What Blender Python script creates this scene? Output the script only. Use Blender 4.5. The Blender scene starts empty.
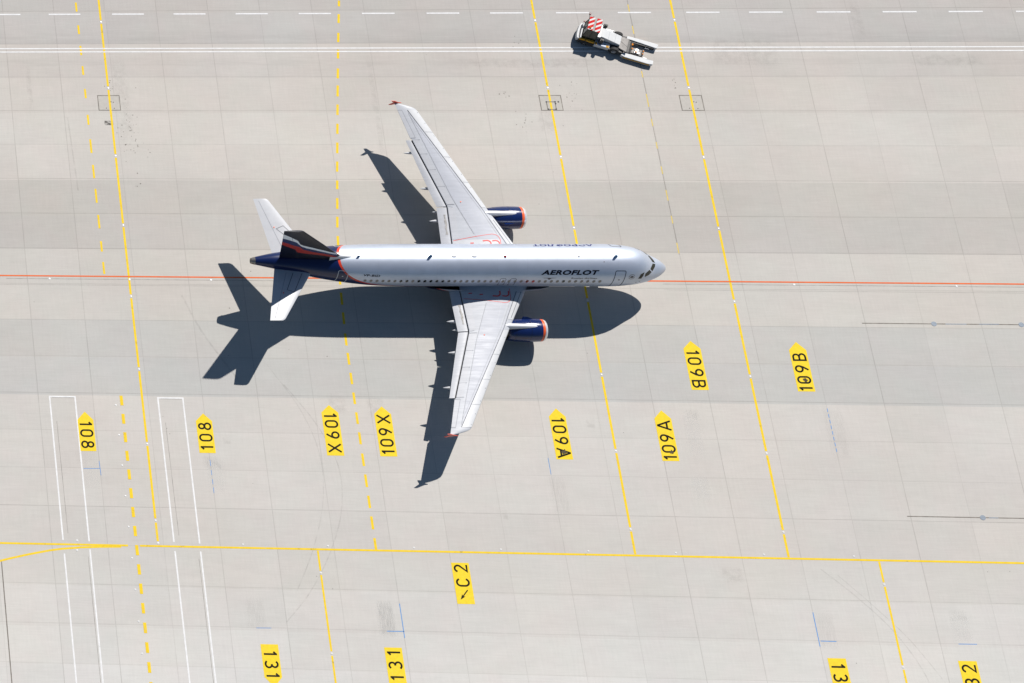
import bpy, bmesh, math, random
from math import sin, cos, radians, degrees, pi, atan2, sqrt
from mathutils import Vector, Matrix

random.seed(7)
SC = bpy.context.scene
COL = SC.collection

# ------------------------------------------------------------------ camera
cd = bpy.data.cameras.new("camera")
cam = bpy.data.objects.new("camera", cd)
COL.objects.link(cam)
cam.location = (-112.17637, -97.80571, 235.3877)
cam.rotation_euler = (0.42246, 0.10549, 0.04532)
cd.sensor_fit = 'HORIZONTAL'
cd.sensor_width = 36.0
cd.lens = 2544.863 * 36.0 / 1024.0
cd.shift_x = (512.0 + 837.974) / 1024.0      # the photograph is an off-centre crop of an aerial frame
cd.shift_y = (212.396 - 341.5) / 1024.0
cd.clip_start = 1.0
cd.clip_end = 9000.0
SC.camera = cam

# ------------------------------------------------------------------ light
SUN_DIR = Vector((0.32958, 0.61178, 0.71910)).normalized()
sun_el = math.asin(SUN_DIR.z)
sun_az = atan2(SUN_DIR.x, SUN_DIR.y)
w = bpy.data.worlds.new("World")
SC.world = w
w.use_nodes = True
nt = w.node_tree
nt.nodes.clear()
sky = nt.nodes.new("ShaderNodeTexSky")
sky.sky_type = 'NISHITA'
sky.sun_disc = False
sky.sun_elevation = sun_el
sky.sun_rotation = sun_az
sky.air_density = 1.0
sky.dust_density = 0.3
sky.ozone_density = 1.5
bg = nt.nodes.new("ShaderNodeBackground")
bg.inputs[1].default_value = 0.05
wo = nt.nodes.new("ShaderNodeOutputWorld")
deep = nt.nodes.new("ShaderNodeMix")          # deep clear-air blue of a dry summer sky
deep.data_type = 'RGBA'; deep.blend_type = 'MULTIPLY'
deep.inputs[0].default_value = 1.0
deep.inputs[7].default_value = (0.92, 1.0, 1.0, 1)
nt.links.new(sky.outputs[0], deep.inputs[6])
nt.links.new(deep.outputs[2], bg.inputs[0])
nt.links.new(bg.outputs[0], wo.inputs[0])

ld = bpy.data.lights.new("sun", 'SUN')
ld.energy = 5.0
ld.angle = radians(0.5)
ld.color = (1.0, 0.955, 0.895)
sun = bpy.data.objects.new("sun", ld)
COL.objects.link(sun)
sun.rotation_euler = SUN_DIR.to_track_quat('Z', 'Y').to_euler()
sun.location = SUN_DIR * 200

SC.view_settings.view_transform = 'Standard'
SC.view_settings.look = 'None'
SC.view_settings.gamma = 1.0
SC.view_settings.use_curve_mapping = False
SC.view_settings.exposure = 0.36

# ------------------------------------------------------------------ node helpers
class NT:
    def __init__(self, name):
        self.m = bpy.data.materials.new(name)
        self.m.use_nodes = True
        self.t = self.m.node_tree
        self.t.nodes.clear()
        self.out = self.n("ShaderNodeOutputMaterial")
    def n(self, typ, **kw):
        x = self.t.nodes.new(typ)
        for k, v in kw.items():
            setattr(x, k, v)
        return x
    def put(self, sock, v):
        if isinstance(v, bpy.types.NodeSocket):
            self.t.links.new(v, sock)
        elif v is not None:
            sock.default_value = v
    def math(self, op, a, b=None, c=None, clamp=False):
        x = self.n("ShaderNodeMath", operation=op)
        x.use_clamp = clamp
        self.put(x.inputs[0], a)
        if b is not None: self.put(x.inputs[1], b)
        if c is not None: self.put(x.inputs[2], c)
        return x.outputs[0]
    def mix(self, f, a, b, mode='MIX'):
        x = self.n("ShaderNodeMix", data_type='RGBA', blend_type=mode)
        self.put(x.inputs[0], f)
        self.put(x.inputs[6], a if isinstance(a, bpy.types.NodeSocket) else (*a[:3], 1))
        self.put(x.inputs[7], b if isinstance(b, bpy.types.NodeSocket) else (*b[:3], 1))
        return x.outputs[2]
    def smooth(self, v, a, b):
        x = self.n("ShaderNodeMapRange", interpolation_type='SMOOTHSTEP')
        self.put(x.inputs[0], v)
        x.inputs[1].default_value = a
        x.inputs[2].default_value = b
        return x.outputs[0]
    def rng(self, v, a, b, c, d):
        x = self.n("ShaderNodeMapRange")
        self.put(x.inputs[0], v)
        for i, q in enumerate((a, b, c, d)): x.inputs[i + 1].default_value = q
        return x.outputs[0]
    def noise(self, vec, scale, detail=3.0, rough=0.55, dist=0.0):
        x = self.n("ShaderNodeTexNoise")
        self.put(x.inputs['Vector'], vec)
        x.inputs['Scale'].default_value = scale
        x.inputs['Detail'].default_value = detail
        x.inputs['Roughness'].default_value = rough
        x.inputs['Distortion'].default_value = dist
        return x.outputs[0]
    def scaled(self, vec, s):
        x = self.n("ShaderNodeVectorMath", operation='MULTIPLY')
        self.put(x.inputs[0], vec)
        x.inputs[1].default_value = s
        return x.outputs[0]
    def combine(self, a, b, c=0.0):
        x = self.n("ShaderNodeCombineXYZ")
        self.put(x.inputs[0], a); self.put(x.inputs[1], b); self.put(x.inputs[2], c)
        return x.outputs[0]
    def bsdf(self, color, rough=0.5, metal=0.0, spec=0.5, coat=0.0, bump=None, alpha=None):
        b = self.n("ShaderNodeBsdfPrincipled")
        self.put(b.inputs['Base Color'], color if isinstance(color, bpy.types.NodeSocket) else (*color[:3], 1))
        self.put(b.inputs['Roughness'], rough)
        self.put(b.inputs['Metallic'], metal)
        b.inputs['Specular IOR Level'].default_value = spec
        b.inputs['Coat Weight'].default_value = coat
        b.inputs['Coat Roughness'].default_value = 0.08
        if bump is not None:
            bn = self.n("ShaderNodeBump")
            bn.inputs['Strength'].default_value = bump[1]
            bn.inputs['Distance'].default_value = bump[2]
            self.put(bn.inputs['Height'], bump[0])
            self.t.links.new(bn.outputs[0], b.inputs['Normal'])
        if alpha is not None:
            self.put(b.inputs['Alpha'], alpha)
        self.t.links.new(b.outputs[0], self.out.inputs[0])
        return self.m

def plain(name, col, rough=0.5, metal=0.0, spec=0.5, coat=0.0, var=0.08, scale=2.0):
    """a paint with slight uneven wear"""
    N = NT(name)
    tc = N.n("ShaderNodeTexCoord").outputs['Object']
    f = N.noise(tc, scale, 4.0)
    f2 = N.rng(f, 0.3, 0.7, 1.0 - var, 1.0 + var)
    x = N.n("ShaderNodeVectorMath", operation='SCALE')
    x.inputs[0].default_value = col[:3]
    N.put(x.inputs['Scale'], f2)
    r = N.rng(N.noise(tc, scale * 3, 3.0), 0.3, 0.7, max(0.02, rough - 0.06), rough + 0.06)
    return N.bsdf(x.outputs[0], r, metal, spec, coat)

# ------------------------------------------------------------------ ground grid frame (u to the right along the slab rows, v down)
OX, OY, PSI = -56.83508, 29.56458, -0.00751
def G(u, v, z=0.0):
    b = -v
    return Vector((OX + u * cos(PSI) - b * sin(PSI), OY + u * sin(PSI) + b * cos(PSI), z))

# ------------------------------------------------------------------ materials
def mat_ground():
    N = NT("concrete_slabs")
    g = N.n("ShaderNodeNewGeometry").outputs['Position']
    sub = N.n("ShaderNodeVectorMath", operation='SUBTRACT')
    N.put(sub.inputs[0], g)
    sub.inputs[1].default_value = (OX, OY, 0)
    rot = N.n("ShaderNodeVectorRotate", rotation_type='Z_AXIS')
    N.put(rot.inputs['Vector'], sub.outputs[0])
    rot.inputs['Angle'].default_value = -PSI
    sep = N.n("ShaderNodeSeparateXYZ")
    N.put(sep.inputs[0], rot.outputs[0])
    u = sep.outputs[0]
    v = N.math('MULTIPLY', sep.outputs[1], -1.0)
    P = rot.outputs[0]
    DX, DY = 5.00396, 3.73847
    cu = N.math('DIVIDE', u, DX)
    cv = N.math('DIVIDE', v, DY)
    iu = N.math('FLOOR', cu)
    iv = N.math('FLOOR', cv)
    # tone of each row of slabs, mostly paler further down
    ramp = N.n("ShaderNodeValToRGB")
    cr = ramp.color_ramp
    cr.interpolation = 'CONSTANT'
    rows = ROW_TONES
    n0 = -2
    span = len(rows)
    cr.elements[0].position = 0.0
    cr.elements[0].color = (*rows[0], 1)
    cr.elements[1].position = 1.0 / span
    cr.elements[1].color = (*rows[1], 1)
    for k in range(2, span):
        e = cr.elements.new(k / span)
        e.color = (*rows[k], 1)
    # slightly wavy edge between rows
    f = N.math('DIVIDE', N.math('ADD', N.math('SUBTRACT', cv, n0), 0.0), span)
    f = N.math('ADD', f, 0.0001)
    N.put(ramp.inputs[0], f)
    col = ramp.outputs[0]
    # per slab variation
    wn = N.n("ShaderNodeTexWhiteNoise", noise_dimensions='2D')
    N.put(wn.inputs['Vector'], N.combine(iu, iv))
    slab = N.rng(wn.outputs['Value'], 0, 1, 0.976, 1.022)
    wr = N.n("ShaderNodeTexWhiteNoise", noise_dimensions='1D')
    N.put(wr.inputs['W'], iv)
    grad = N.math('MULTIPLY', N.math('SUBTRACT', N.math('FRACT', cv), 0.5), N.rng(wr.outputs['Value'], 0, 1, -0.035, 0.015))
    slab = N.math('MULTIPLY', slab, N.math('ADD', 1.0, grad))
    # large soft patches
    big = N.rng(N.noise(P, 0.055, 4, 0.5), 0.3, 0.7, 0.968, 1.032)
    mid = N.rng(N.noise(N.scaled(P, (0.5, 1.4, 1)), 0.6, 5, 0.6), 0.3, 0.7, 0.975, 1.025)
    # broom finish: fine streaks along the rows
    st = N.rng(N.noise(N.scaled(P, (0.35, 6.0, 1)), 1.3, 4, 0.65), 0.25, 0.75, 0.958, 1.042)
    # fine streaks across the rows
    st2 = N.rng(N.noise(N.scaled(P, (5.0, 0.45, 1)), 1.1, 4, 0.6), 0.25, 0.75, 0.972, 1.028)
    fine = N.rng(N.noise(P, 14.0, 3, 0.7), 0.25, 0.75, 0.965, 1.035)
    f = N.math('MULTIPLY', slab, big)
    for q in (mid, st, st2, fine): f = N.math('MULTIPLY', f, q)
    # traffic darkening on the service road and along its kerb-side strip
    rd = N.math('MULTIPLY', N.smooth(v, 1.6, 3.6), N.math('SUBTRACT', 1.0, N.smooth(v, 3.7, 3.76)))
    rd = N.math('MULTIPLY', rd, N.rng(N.noise(N.scaled(P, (0.12, 2.2, 1)), 1.0, 4, 0.6), 0.3, 0.7, 0.1, 1.0))
    f = N.math('MULTIPLY', f, N.math('SUBTRACT', 1.0, N.math('MULTIPLY', rd, 0.12)))
    rd2 = N.math('MULTIPLY', N.smooth(v, 5.0, 6.0), N.math('SUBTRACT', 1.0, N.smooth(v, 6.1, 6.35)))
    rd2 = N.math('MULTIPLY', rd2, N.rng(N.noise(N.scaled(P, (0.25, 3.0, 1)), 0.8, 4, 0.6), 0.35, 0.65, 0.0, 1.0))
    f = N.math('MULTIPLY', f, N.math('SUBTRACT', 1.0, N.math('MULTIPLY', rd2, 0.07)))
    # small dark specks and pop-outs
    vo = N.n("ShaderNodeTexVoronoi")
    N.put(vo.inputs['Vector'], P)
    vo.inputs['Scale'].default_value = 0.45
    spk = N.math('LESS_THAN', vo.outputs['Distance'], 0.022)
    vo2 = N.noise(P, 0.11, 2)
    spk = N.math('MULTIPLY', spk, N.math('GREATER_THAN', vo2, 0.54))
    f = N.math('MULTIPLY', f, N.math('SUBTRACT', 1.0, N.math('MULTIPLY', spk, 0.45)))
    # joints
    def joint(c, size, w0, strength, other, seed):
        fr = N.math('FRACT', c)
        dd = N.math('MULTIPLY', N.math('MINIMUM', fr, N.math('SUBTRACT', 1.0, fr)), size)
        wob = N.math('MULTIPLY', N.math('SUBTRACT', N.noise(P, 0.8, 3), 0.5), 0.03)
        dd = N.math('ADD', dd, wob)
        m = N.math('SUBTRACT', 1.0, N.smooth(dd, w0 * 0.55, w0))
        rw = N.n("ShaderNodeTexWhiteNoise", noise_dimensions='1D')
        N.put(rw.inputs['W'], N.math('ADD', N.math('ROUND', c), seed))
        s = N.rng(rw.outputs['Value'], 0, 1, 0.45, 1.0)
        va = N.rng(N.noise(N.combine(N.math('MULTIPLY', other, 1.0), N.math('ROUND', c), seed), 0.5, 4, 0.7), 0.3, 0.7, 0.45, 1.15)
        return N.math('MULTIPLY', N.math('MULTIPLY', m, N.math('MULTIPLY', s, va)), strength)
    ju = joint(cu, DX, 0.045, 0.27, v, 3.3)
    jv = joint(cv, DY, 0.05, 0.26, u, 9.1)
    jm = N.math('MAXIMUM', ju, jv)
    c1 = N.n("ShaderNodeVectorMath", operation='SCALE')
    N.put(c1.inputs[0], col)
    N.put(c1.inputs['Scale'], f)
    # a faint warm tint drifting over the slabs
    tint = N.mix(N.smooth(N.noise(P, 0.09, 3, 0.5), 0.35, 0.7), (1.0, 1.0, 1.0), (1.012, 0.995, 0.98))
    c2 = N.mix(1.0, c1.outputs[0], tint, 'MULTIPLY')
    pk = N.mix(N.smooth(N.noise(P, 0.28, 4, 0.55, 0.4), 0.38, 0.62), (0.995, 1.004, 1.0), (1.005, 0.995, 0.997))
    c2 = N.mix(1.0, c2, pk, 'MULTIPLY')
    c3 = N.mix(jm, c2, (0.07, 0.062, 0.055))
    bump = N.noise(N.scaled(P, (1, 6, 1)), 4.0, 3)
    return N.bsdf(c3, 0.85, 0.0, 0.2, bump=(bump, 0.15, 0.01))

def srgb(c):
    c = c / 255.0
    return c / 12.92 if c <= 0.04045 else ((c + 0.055) / 1.055) ** 2.4
K_ALB = 0.655            # photograph value of lit ground -> albedo
def tone(r, g, b):
    return (srgb(r) * K_ALB, srgb(g) * K_ALB * 0.991, srgb(b) * K_ALB * 0.972)
# rows -2 .. 19 (row r lies between joints r and r + 1)
ROW_TONES = [tone(*c) for c in [
    (200, 197, 194), (198, 195, 193), (197, 195, 194), (205, 201, 198), (208, 204, 200), (212, 209, 205), (211, 207, 203),
    (200, 197, 193), (199, 196, 193), (209, 206, 202), (209, 206, 202), (202, 201, 199), (200, 200, 199), (213, 210, 207),
    (213, 210, 207), (212, 209, 206), (211, 208, 205), (212, 210, 207), (215, 213, 211), (218, 217, 215), (219, 218, 217), (220, 219, 217)]]

def mat_paint(name, col, wear=0.35, dirt=0.25, scale=1.0, spec=0.2):
    """road paint worn through to the concrete in places"""
    N = NT(name)
    g = N.n("ShaderNodeNewGeometry").outputs['Position']
    base = N.rng(N.noise(g, 2.2 * scale, 5, 0.6), 0.3, 0.7, 0.9, 1.08)
    x = N.n("ShaderNodeVectorMath", operation='SCALE')
    x.inputs[0].default_value = col
    N.put(x.inputs['Scale'], base)
    c = x.outputs[0]
    wv = N.noise(g, 5.5 * scale, 5, 0.75)
    wlarge = N.noise(g, 0.35 * scale, 3, 0.5)
    wm = N.smooth(N.math('ADD', wv, N.math('MULTIPLY', N.math('SUBTRACT', wlarge, 0.5), 0.5)), 0.60, 0.78)
    c = N.mix(N.math('MULTIPLY', wm, wear), c, (0.36, 0.35, 0.33))
    dm = N.smooth(N.noise(N.scaled(g, (1, 1, 1)), 1.3 * scale, 4, 0.7), 0.60, 0.72)
    c = N.mix(N.math('MULTIPLY', dm, dirt), c, (0.12, 0.09, 0.05))
    return N.bsdf(c, 0.8, 0.0, spec)

M = {}
M['ground'] = mat_ground()
M['yellow'] = mat_paint("yellow_road_paint", (0.66, 0.46, 0.022), 0.55, 0.5)
M['yellow_panel'] = mat_paint("yellow_panel_paint", (0.68, 0.495, 0.024), 0.5, 0.22, 1.6)
M['yellow_worn'] = mat_paint("worn_yellow_paint", (0.55, 0.42, 0.12), 0.9, 0.3)
M['white'] = mat_paint("white_road_paint", (0.61, 0.61, 0.615), 0.45, 0.08)
M['white_worn'] = mat_paint("worn_white_paint", (0.6, 0.6, 0.61), 0.6, 0.15, 1.5)
M['orange'] = mat_paint("orange_road_paint", (0.60, 0.125, 0.035), 0.25, 0.25)
M['black_paint'] = mat_paint("black_road_paint", (0.016, 0.014, 0.012), 0.12, 0.0, 1.0, 0.05)
M['blue_paint'] = mat_paint("blue_survey_paint", (0.10, 0.24, 0.5), 0.9, 0.0, 2.0)
M['joint_dark'] = plain("dark_joint_filler", (0.165, 0.15, 0.132), 0.9, var=0.35, scale=1.5)
M['pit_plate'] = plain("pit_cover_concrete", (0.37, 0.35, 0.32), 0.8, var=0.06, scale=3)
M['drain_blue'] = plain("drain_grate_bluegrey", (0.16, 0.19, 0.23), 0.6, 0.3, var=0.2, scale=6)
M['groove'] = plain("faint_groove_filler", (0.25, 0.235, 0.22), 0.9, var=0.3, scale=1.5)
M['steel'] = plain("dull_steel", (0.42, 0.43, 0.44), 0.4, 0.7)
M['lens'] = plain("light_lens", (0.55, 0.55, 0.55), 0.6, 0.0, 0.1)
M['dark_hole'] = plain("dark_parts_and_slot_shade", (0.05, 0.05, 0.05), 0.8)

def mat_fade(name, col, strength, streak=(1, 1, 1), scale=2.0):
    """thin stain or scuff lying on the concrete"""
    N = NT(name)
    g = N.n("ShaderNodeTexCoord").outputs['Object']
    a = N.noise(N.scaled(g, streak), scale, 5, 0.7)
    uv = N.n("ShaderNodeTexCoord").outputs['UV']
    sp = N.n("ShaderNodeSeparateXYZ")
    N.put(sp.inputs[0], uv)
    def edge(x):
        m = N.math('MINIMUM', x, N.math('SUBTRACT', 1.0, x))
        return N.smooth(m, 0.0, 0.22)
    e = N.math('MULTIPLY', edge(sp.outputs[0]), edge(sp.outputs[1]))
    al = N.math('MULTIPLY', N.math('MULTIPLY', N.smooth(a, 0.35, 0.72), e), strength)
    return N.bsdf(col, 0.85, 0.0, 0.1, alpha=al)
M['stain'] = mat_fade("rubber_stain", (0.20, 0.185, 0.17), 0.10, scale=1.4)
M['stain_dark'] = mat_fade("dark_rubber_scuff", (0.06, 0.055, 0.05), 0.95, scale=3.0)
M['smear'] = plain("rubber_smear_dark", (0.075, 0.06, 0.04), 0.9, 0.0, 0.1, 0.0, 0.5, 6.0)
M['scrape'] = mat_fade("scraped_concrete", (0.64, 0.63, 0.61), 0.38, (7, 0.6, 1), 1.6)
M['scrape_dark'] = mat_fade("scraped_concrete_dark", (0.27, 0.25, 0.235), 0.10, (7, 0.6, 1), 1.6)

# aircraft paints
ORG_S = [(0, 29.85), (15, 29.83), (30, 29.70), (40, 29.52), (50, 29.28), (60, 28.98), (70, 28.5), (78, 28.0), (86, 27.4), (92, 26.7), (98, 25.5),
         (102, 24.2), (106, 22.4), (112, 20.6), (122, 18.6), (134, 16.6), (150, 14.5), (180, 13.6)]
def mat_fuselage():
    N = NT("silver_and_navy_livery")
    uv = N.n("ShaderNodeTexCoord").outputs['UV']
    sp = N.n("ShaderNodeSeparateXYZ")
    N.put(sp.inputs[0], uv)
    s = N.math('MULTIPLY', sp.outputs[0], 40.0)
    th = sp.outputs[1]                     # 0 top .. 1 bottom
    fc = N.n("ShaderNodeFloatCurve")
    cm = fc.mapping
    c = cm.curves[0]
    pts = [(a / 180.0, b / 40.0) for a, b in ORG_S]
    c.points[0].location = pts[0]
    c.points[1].location = pts[-1]
    for p_ in pts[1:-1]:
        c.points.new(*p_)
    cm.update()
    N.put(fc.inputs['Value'], th)
    sb = N.math('MULTIPLY', fc.outputs[0], 40.0)
    d = N.math('SUBTRACT', s, sb)          # > 0 behind the boundary
    blue = N.smooth(d, 0.0, 0.03)
    # width of the orange line (thinner where it runs shallow)
    wd = N.rng(th, 0.35, 0.62, 0.24, 0.95)
    org = N.math('MULTIPLY', N.smooth(d, 0.0, 0.03), N.math('SUBTRACT', 1.0, N.smooth(N.math('DIVIDE', d, wd), 0.95, 1.05)))
    ob = N.n("ShaderNodeTexCoord").outputs['Object']
    vr = N.rng(N.noise(ob, 0.8, 4), 0.3, 0.7, 0.94, 1.05)
    x = N.n("ShaderNodeVectorMath", operation='SCALE')
    x.inputs[0].default_value = (0.50, 0.545, 0.64)
    N.put(x.inputs['Scale'], vr)
    # skin joints around the barrel
    sj = N.math('FRACT', N.math('DIVIDE', s, 2.65))
    sj = N.math('MULTIPLY', N.math('MINIMUM', sj, N.math('SUBTRACT', 1.0, sj)), 2.65)
    sjm = N.math('MULTIPLY', N.math('SUBTRACT', 1.0, N.smooth(sj, 0.012, 0.03)), 0.10)
    silver = N.mix(sjm, x.outputs[0], (0.25, 0.26, 0.28))
    cc = N.mix(blue, silver, (0.003, 0.011, 0.065))
    cc = N.mix(org, cc, (0.62, 0.05, 0.018))
    metal = N.math('MULTIPLY', N.math('SUBTRACT', 1.0, blue), 0.62)
    rough = N.mix(blue, (0.43, 0.43, 0.43), (0.28, 0.28, 0.28))
    return N.bsdf(cc, rough, metal, 0.5, 0.0)
M['fuselage'] = mat_fuselage()
def mat_belly():
    N = NT("belly_fairing_livery")
    sp = N.n("ShaderNodeSeparateXYZ")
    N.put(sp.inputs[0], N.n("ShaderNodeTexCoord").outputs['Object'])
    lim = N.rng(sp.outputs[0], -21.0, -15.2, 2.95, 0.9)
    d = N.math('SUBTRACT', lim, sp.outputs[2])
    blue = N.smooth(d, 0.0, 0.03)
    org = N.math('MULTIPLY', blue, N.math('SUBTRACT', 1.0, N.smooth(d, 0.12, 0.15)))
    c = N.mix(blue, (0.42, 0.43, 0.47), (0.004, 0.008, 0.035))
    c = N.mix(org, c, (0.55, 0.05, 0.02))
    return N.bsdf(c, 0.4, 0.1, 0.4)
M['belly'] = mat_belly()
def mat_wing(name, col, rough=0.5):
    N = NT(name)
    o = N.n("ShaderNodeTexCoord").outputs['Object']
    a = N.rng(N.noise(N.scaled(o, (0.35, 3.2, 1)), 1.6, 4, 0.65), 0.3, 0.7, 0.93, 1.05)
    b = N.rng(N.noise(o, 0.5, 3), 0.3, 0.7, 0.96, 1.04)
    x = N.n("ShaderNodeVectorMath", operation='SCALE')
    x.inputs[0].default_value = col
    N.put(x.inputs['Scale'], N.math('MULTIPLY', a, b))
    dirt = N.smooth(N.noise(N.scaled(o, (0.5, 5.0, 1)), 1.1, 4, 0.7), 0.60, 0.80)
    c = N.mix(N.math('MULTIPLY', dirt, 0.30), x.outputs[0], (0.22, 0.215, 0.21))
    return N.bsdf(c, N.rng(a, 0.93, 1.05, rough + .08, rough - .06), 0.0, 0.35)
M['wing'] = mat_wing("wing_grey", (0.415, 0.43, 0.465))
M['wing_box'] = mat_wing("wing_box_lavender_grey", (0.39, 0.405, 0.45))
M['wing_light'] = mat_wing("wing_light_grey", (0.43, 0.44, 0.47))
M['slat'] = plain("slat_white_grey", (0.49, 0.50, 0.52), 0.45, 0.0, 0.4, 0.0, 0.05, 1.2)
M['panel_line'] = plain("dark_panel_gap", (0.07, 0.075, 0.09), 0.7)
M['panel_line_soft'] = plain("grey_panel_gap", (0.26, 0.27, 0.30), 0.7)
M['red_line'] = plain("red_walkway_line", (0.60, 0.05, 0.04), 0.5)
M['tail_white'] = plain("stabiliser_white", (0.465, 0.475, 0.50), 0.4, 0.0, 0.4, 0.0, 0.04, 1.0)
M['navy'] = plain("navy_paint", (0.005, 0.016, 0.085), 0.2, 0.0, 0.5, 0.2, 0.05)
M['fin_navy'] = plain("fin_dark_navy", (0.005, 0.006, 0.018), 0.35, 0.0, 0.4, 0.0, 0.02, 0.3)
M['stripe_white'] = plain("stripe_silver_white", (0.80, 0.84, 0.90), 0.4)
M['stripe_blue'] = plain("stripe_blue", (0.010, 0.025, 0.11), 0.4)
M['stripe_red'] = plain("stripe_red", (0.40, 0.022, 0.016), 0.4)
M['eng_orange'] = plain("engine_orange_ring", (0.70, 0.10, 0.02), 0.35)
M['lip'] = plain("polished_inlet_lip", (0.78, 0.79, 0.81), 0.22, 0.55)
M['pylon'] = plain("pylon_silver_grey", (0.50, 0.51, 0.54), 0.4, 0.2, 0.5, 0.0, 0.03, 0.5)
M['fan'] = plain("fan_dark_titanium", (0.06, 0.06, 0.065), 0.4, 0.7)
M['exhaust'] = plain("exhaust_metal", (0.30, 0.27, 0.24), 0.35, 0.85)
M['tyre'] = plain("tyre_rubber", (0.022, 0.022, 0.023), 0.8)
M['gear'] = plain("gear_grey_paint", (0.45, 0.46, 0.47), 0.4)
M['win_dark'] = plain("cabin_window_dark", (0.02, 0.022, 0.025), 0.12)
M['win_shade'] = plain("cabin_window_blind", (0.235, 0.205, 0.18), 0.5)
M['win_rim'] = plain("cabin_window_rim", (0.36, 0.37, 0.40), 0.4, 0.6)
M['win_red'] = plain("red_exit_mark", (0.45, 0.04, 0.03), 0.4)
M['cockpit'] = plain("cockpit_glass", (0.012, 0.014, 0.008), 0.15, 0.0, 0.3)
M['line_navy'] = plain("navy_lettering", (0.003, 0.004, 0.014), 0.7, 0, 0.1)
M['line_grey'] = plain("grey_lettering", (0.16, 0.13, 0.13), 0.6, 0, 0.1)
M['line_white'] = plain("white_outline", (0.55, 0.56, 0.58), 0.4)
M['port_blue'] = plain("blue_lettering", (0.012, 0.018, 0.13), 0.6, 0, 0.15)
M['antenna'] = plain("antenna_blue_grey", (0.10, 0.26, 0.42), 0.4)
M['beacon_red'] = plain("red_beacon_glass", (0.35, 0.01, 0.01), 0.2)
M['soot'] = plain("flap_soot", (0.30, 0.29, 0.28), 0.6, var=0.35, scale=5)
# tug paints
M['tug_white'] = plain("tug_white_paint", (0.54, 0.55, 0.56), 0.6, 0.0, 0.25, var=0.05, scale=2.5)
M['tug_grey'] = plain("tug_grey_plate", (0.23, 0.215, 0.205), 0.6, var=0.25, scale=3)
M['tug_dark'] = plain("tug_dark_frame", (0.022, 0.022, 0.024), 0.55)
M['tug_glass'] = plain("tug_cab_glass", (0.04, 0.042, 0.03), 0.1)
M['tug_yellow'] = plain("tug_yellow_band", (0.50, 0.27, 0.03), 0.7, 0.0, 0.15)
M['tug_silver'] = plain("tug_silver_metal", (0.35, 0.36, 0.38), 0.35, 0.6)
M['tug_blue'] = plain("tug_pale_blue", (0.30, 0.36, 0.48), 0.4)
M['tug_orange'] = plain("tug_orange_part", (0.58, 0.20, 0.02), 0.7, 0.0, 0.1)
def mat_hazard():
    N = NT("red_white_hazard_stripes")
    o = N.n("ShaderNodeTexCoord").outputs['Object']
    sp = N.n("ShaderNodeSeparateXYZ")
    N.put(sp.inputs[0], o)
    t = N.math('SUBTRACT', N.math('MULTIPLY', sp.outputs[0], 0.66), N.math('MULTIPLY', sp.outputs[1], 0.75))
    fr = N.math('FRACT', N.math('DIVIDE', t, 0.42))
    m = N.math('GREATER_THAN', fr, 0.42)
    c = N.mix(m, (0.58, 0.58, 0.58), (0.50, 0.018, 0.018))
    return N.bsdf(c, 0.75, 0.0, 0.1)
M['hazard'] = mat_hazard()

# ------------------------------------------------------------------ mesh helpers
def link(name, verts, faces, mats, parent=None, smooth=False, uvs=None, fm=None, auto=None):
    me = bpy.data.meshes.new(name)
    me.from_pydata([tuple(v) for v in verts], [], faces)
    if not isinstance(mats, (list, tuple)): mats = [mats]
    for m in mats: me.materials.append(m)
    if fm:
        for p_, i in zip(me.polygons, fm): p_.material_index = i
    if uvs is not None:
        ul = me.uv_layers.new(name="UVMap")
        for l in me.loops: ul.data[l.index].uv = uvs[l.vertex_index]
    if smooth:
        for p_ in me.polygons: p_.use_smooth = True
    me.update()
    o = bpy.data.objects.new(name, me)
    COL.objects.link(o)
    if parent: o.parent = parent
    if smooth and auto:
        bm = bmesh.new(); bm.from_mesh(me)
        for e in bm.edges:
            if len(e.link_faces) == 2 and e.calc_face_angle(0) > radians(auto): e.smooth = False
        bm.to_mesh(me); bm.free()
    return o

def tag(o, label=None, cat=None, group=None, kind=None):
    if label: o['label'] = label
    if cat: o['category'] = cat
    if group: o['group'] = group
    if kind: o['kind'] = kind
    return o

def empty(name, loc, rz=0.0):
    o = bpy.data.objects.new(name, None)
    o.empty_display_size = 0.3
    COL.objects.link(o)
    o.location = loc
    o.rotation_euler = (0, 0, rz)
    return o

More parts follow.
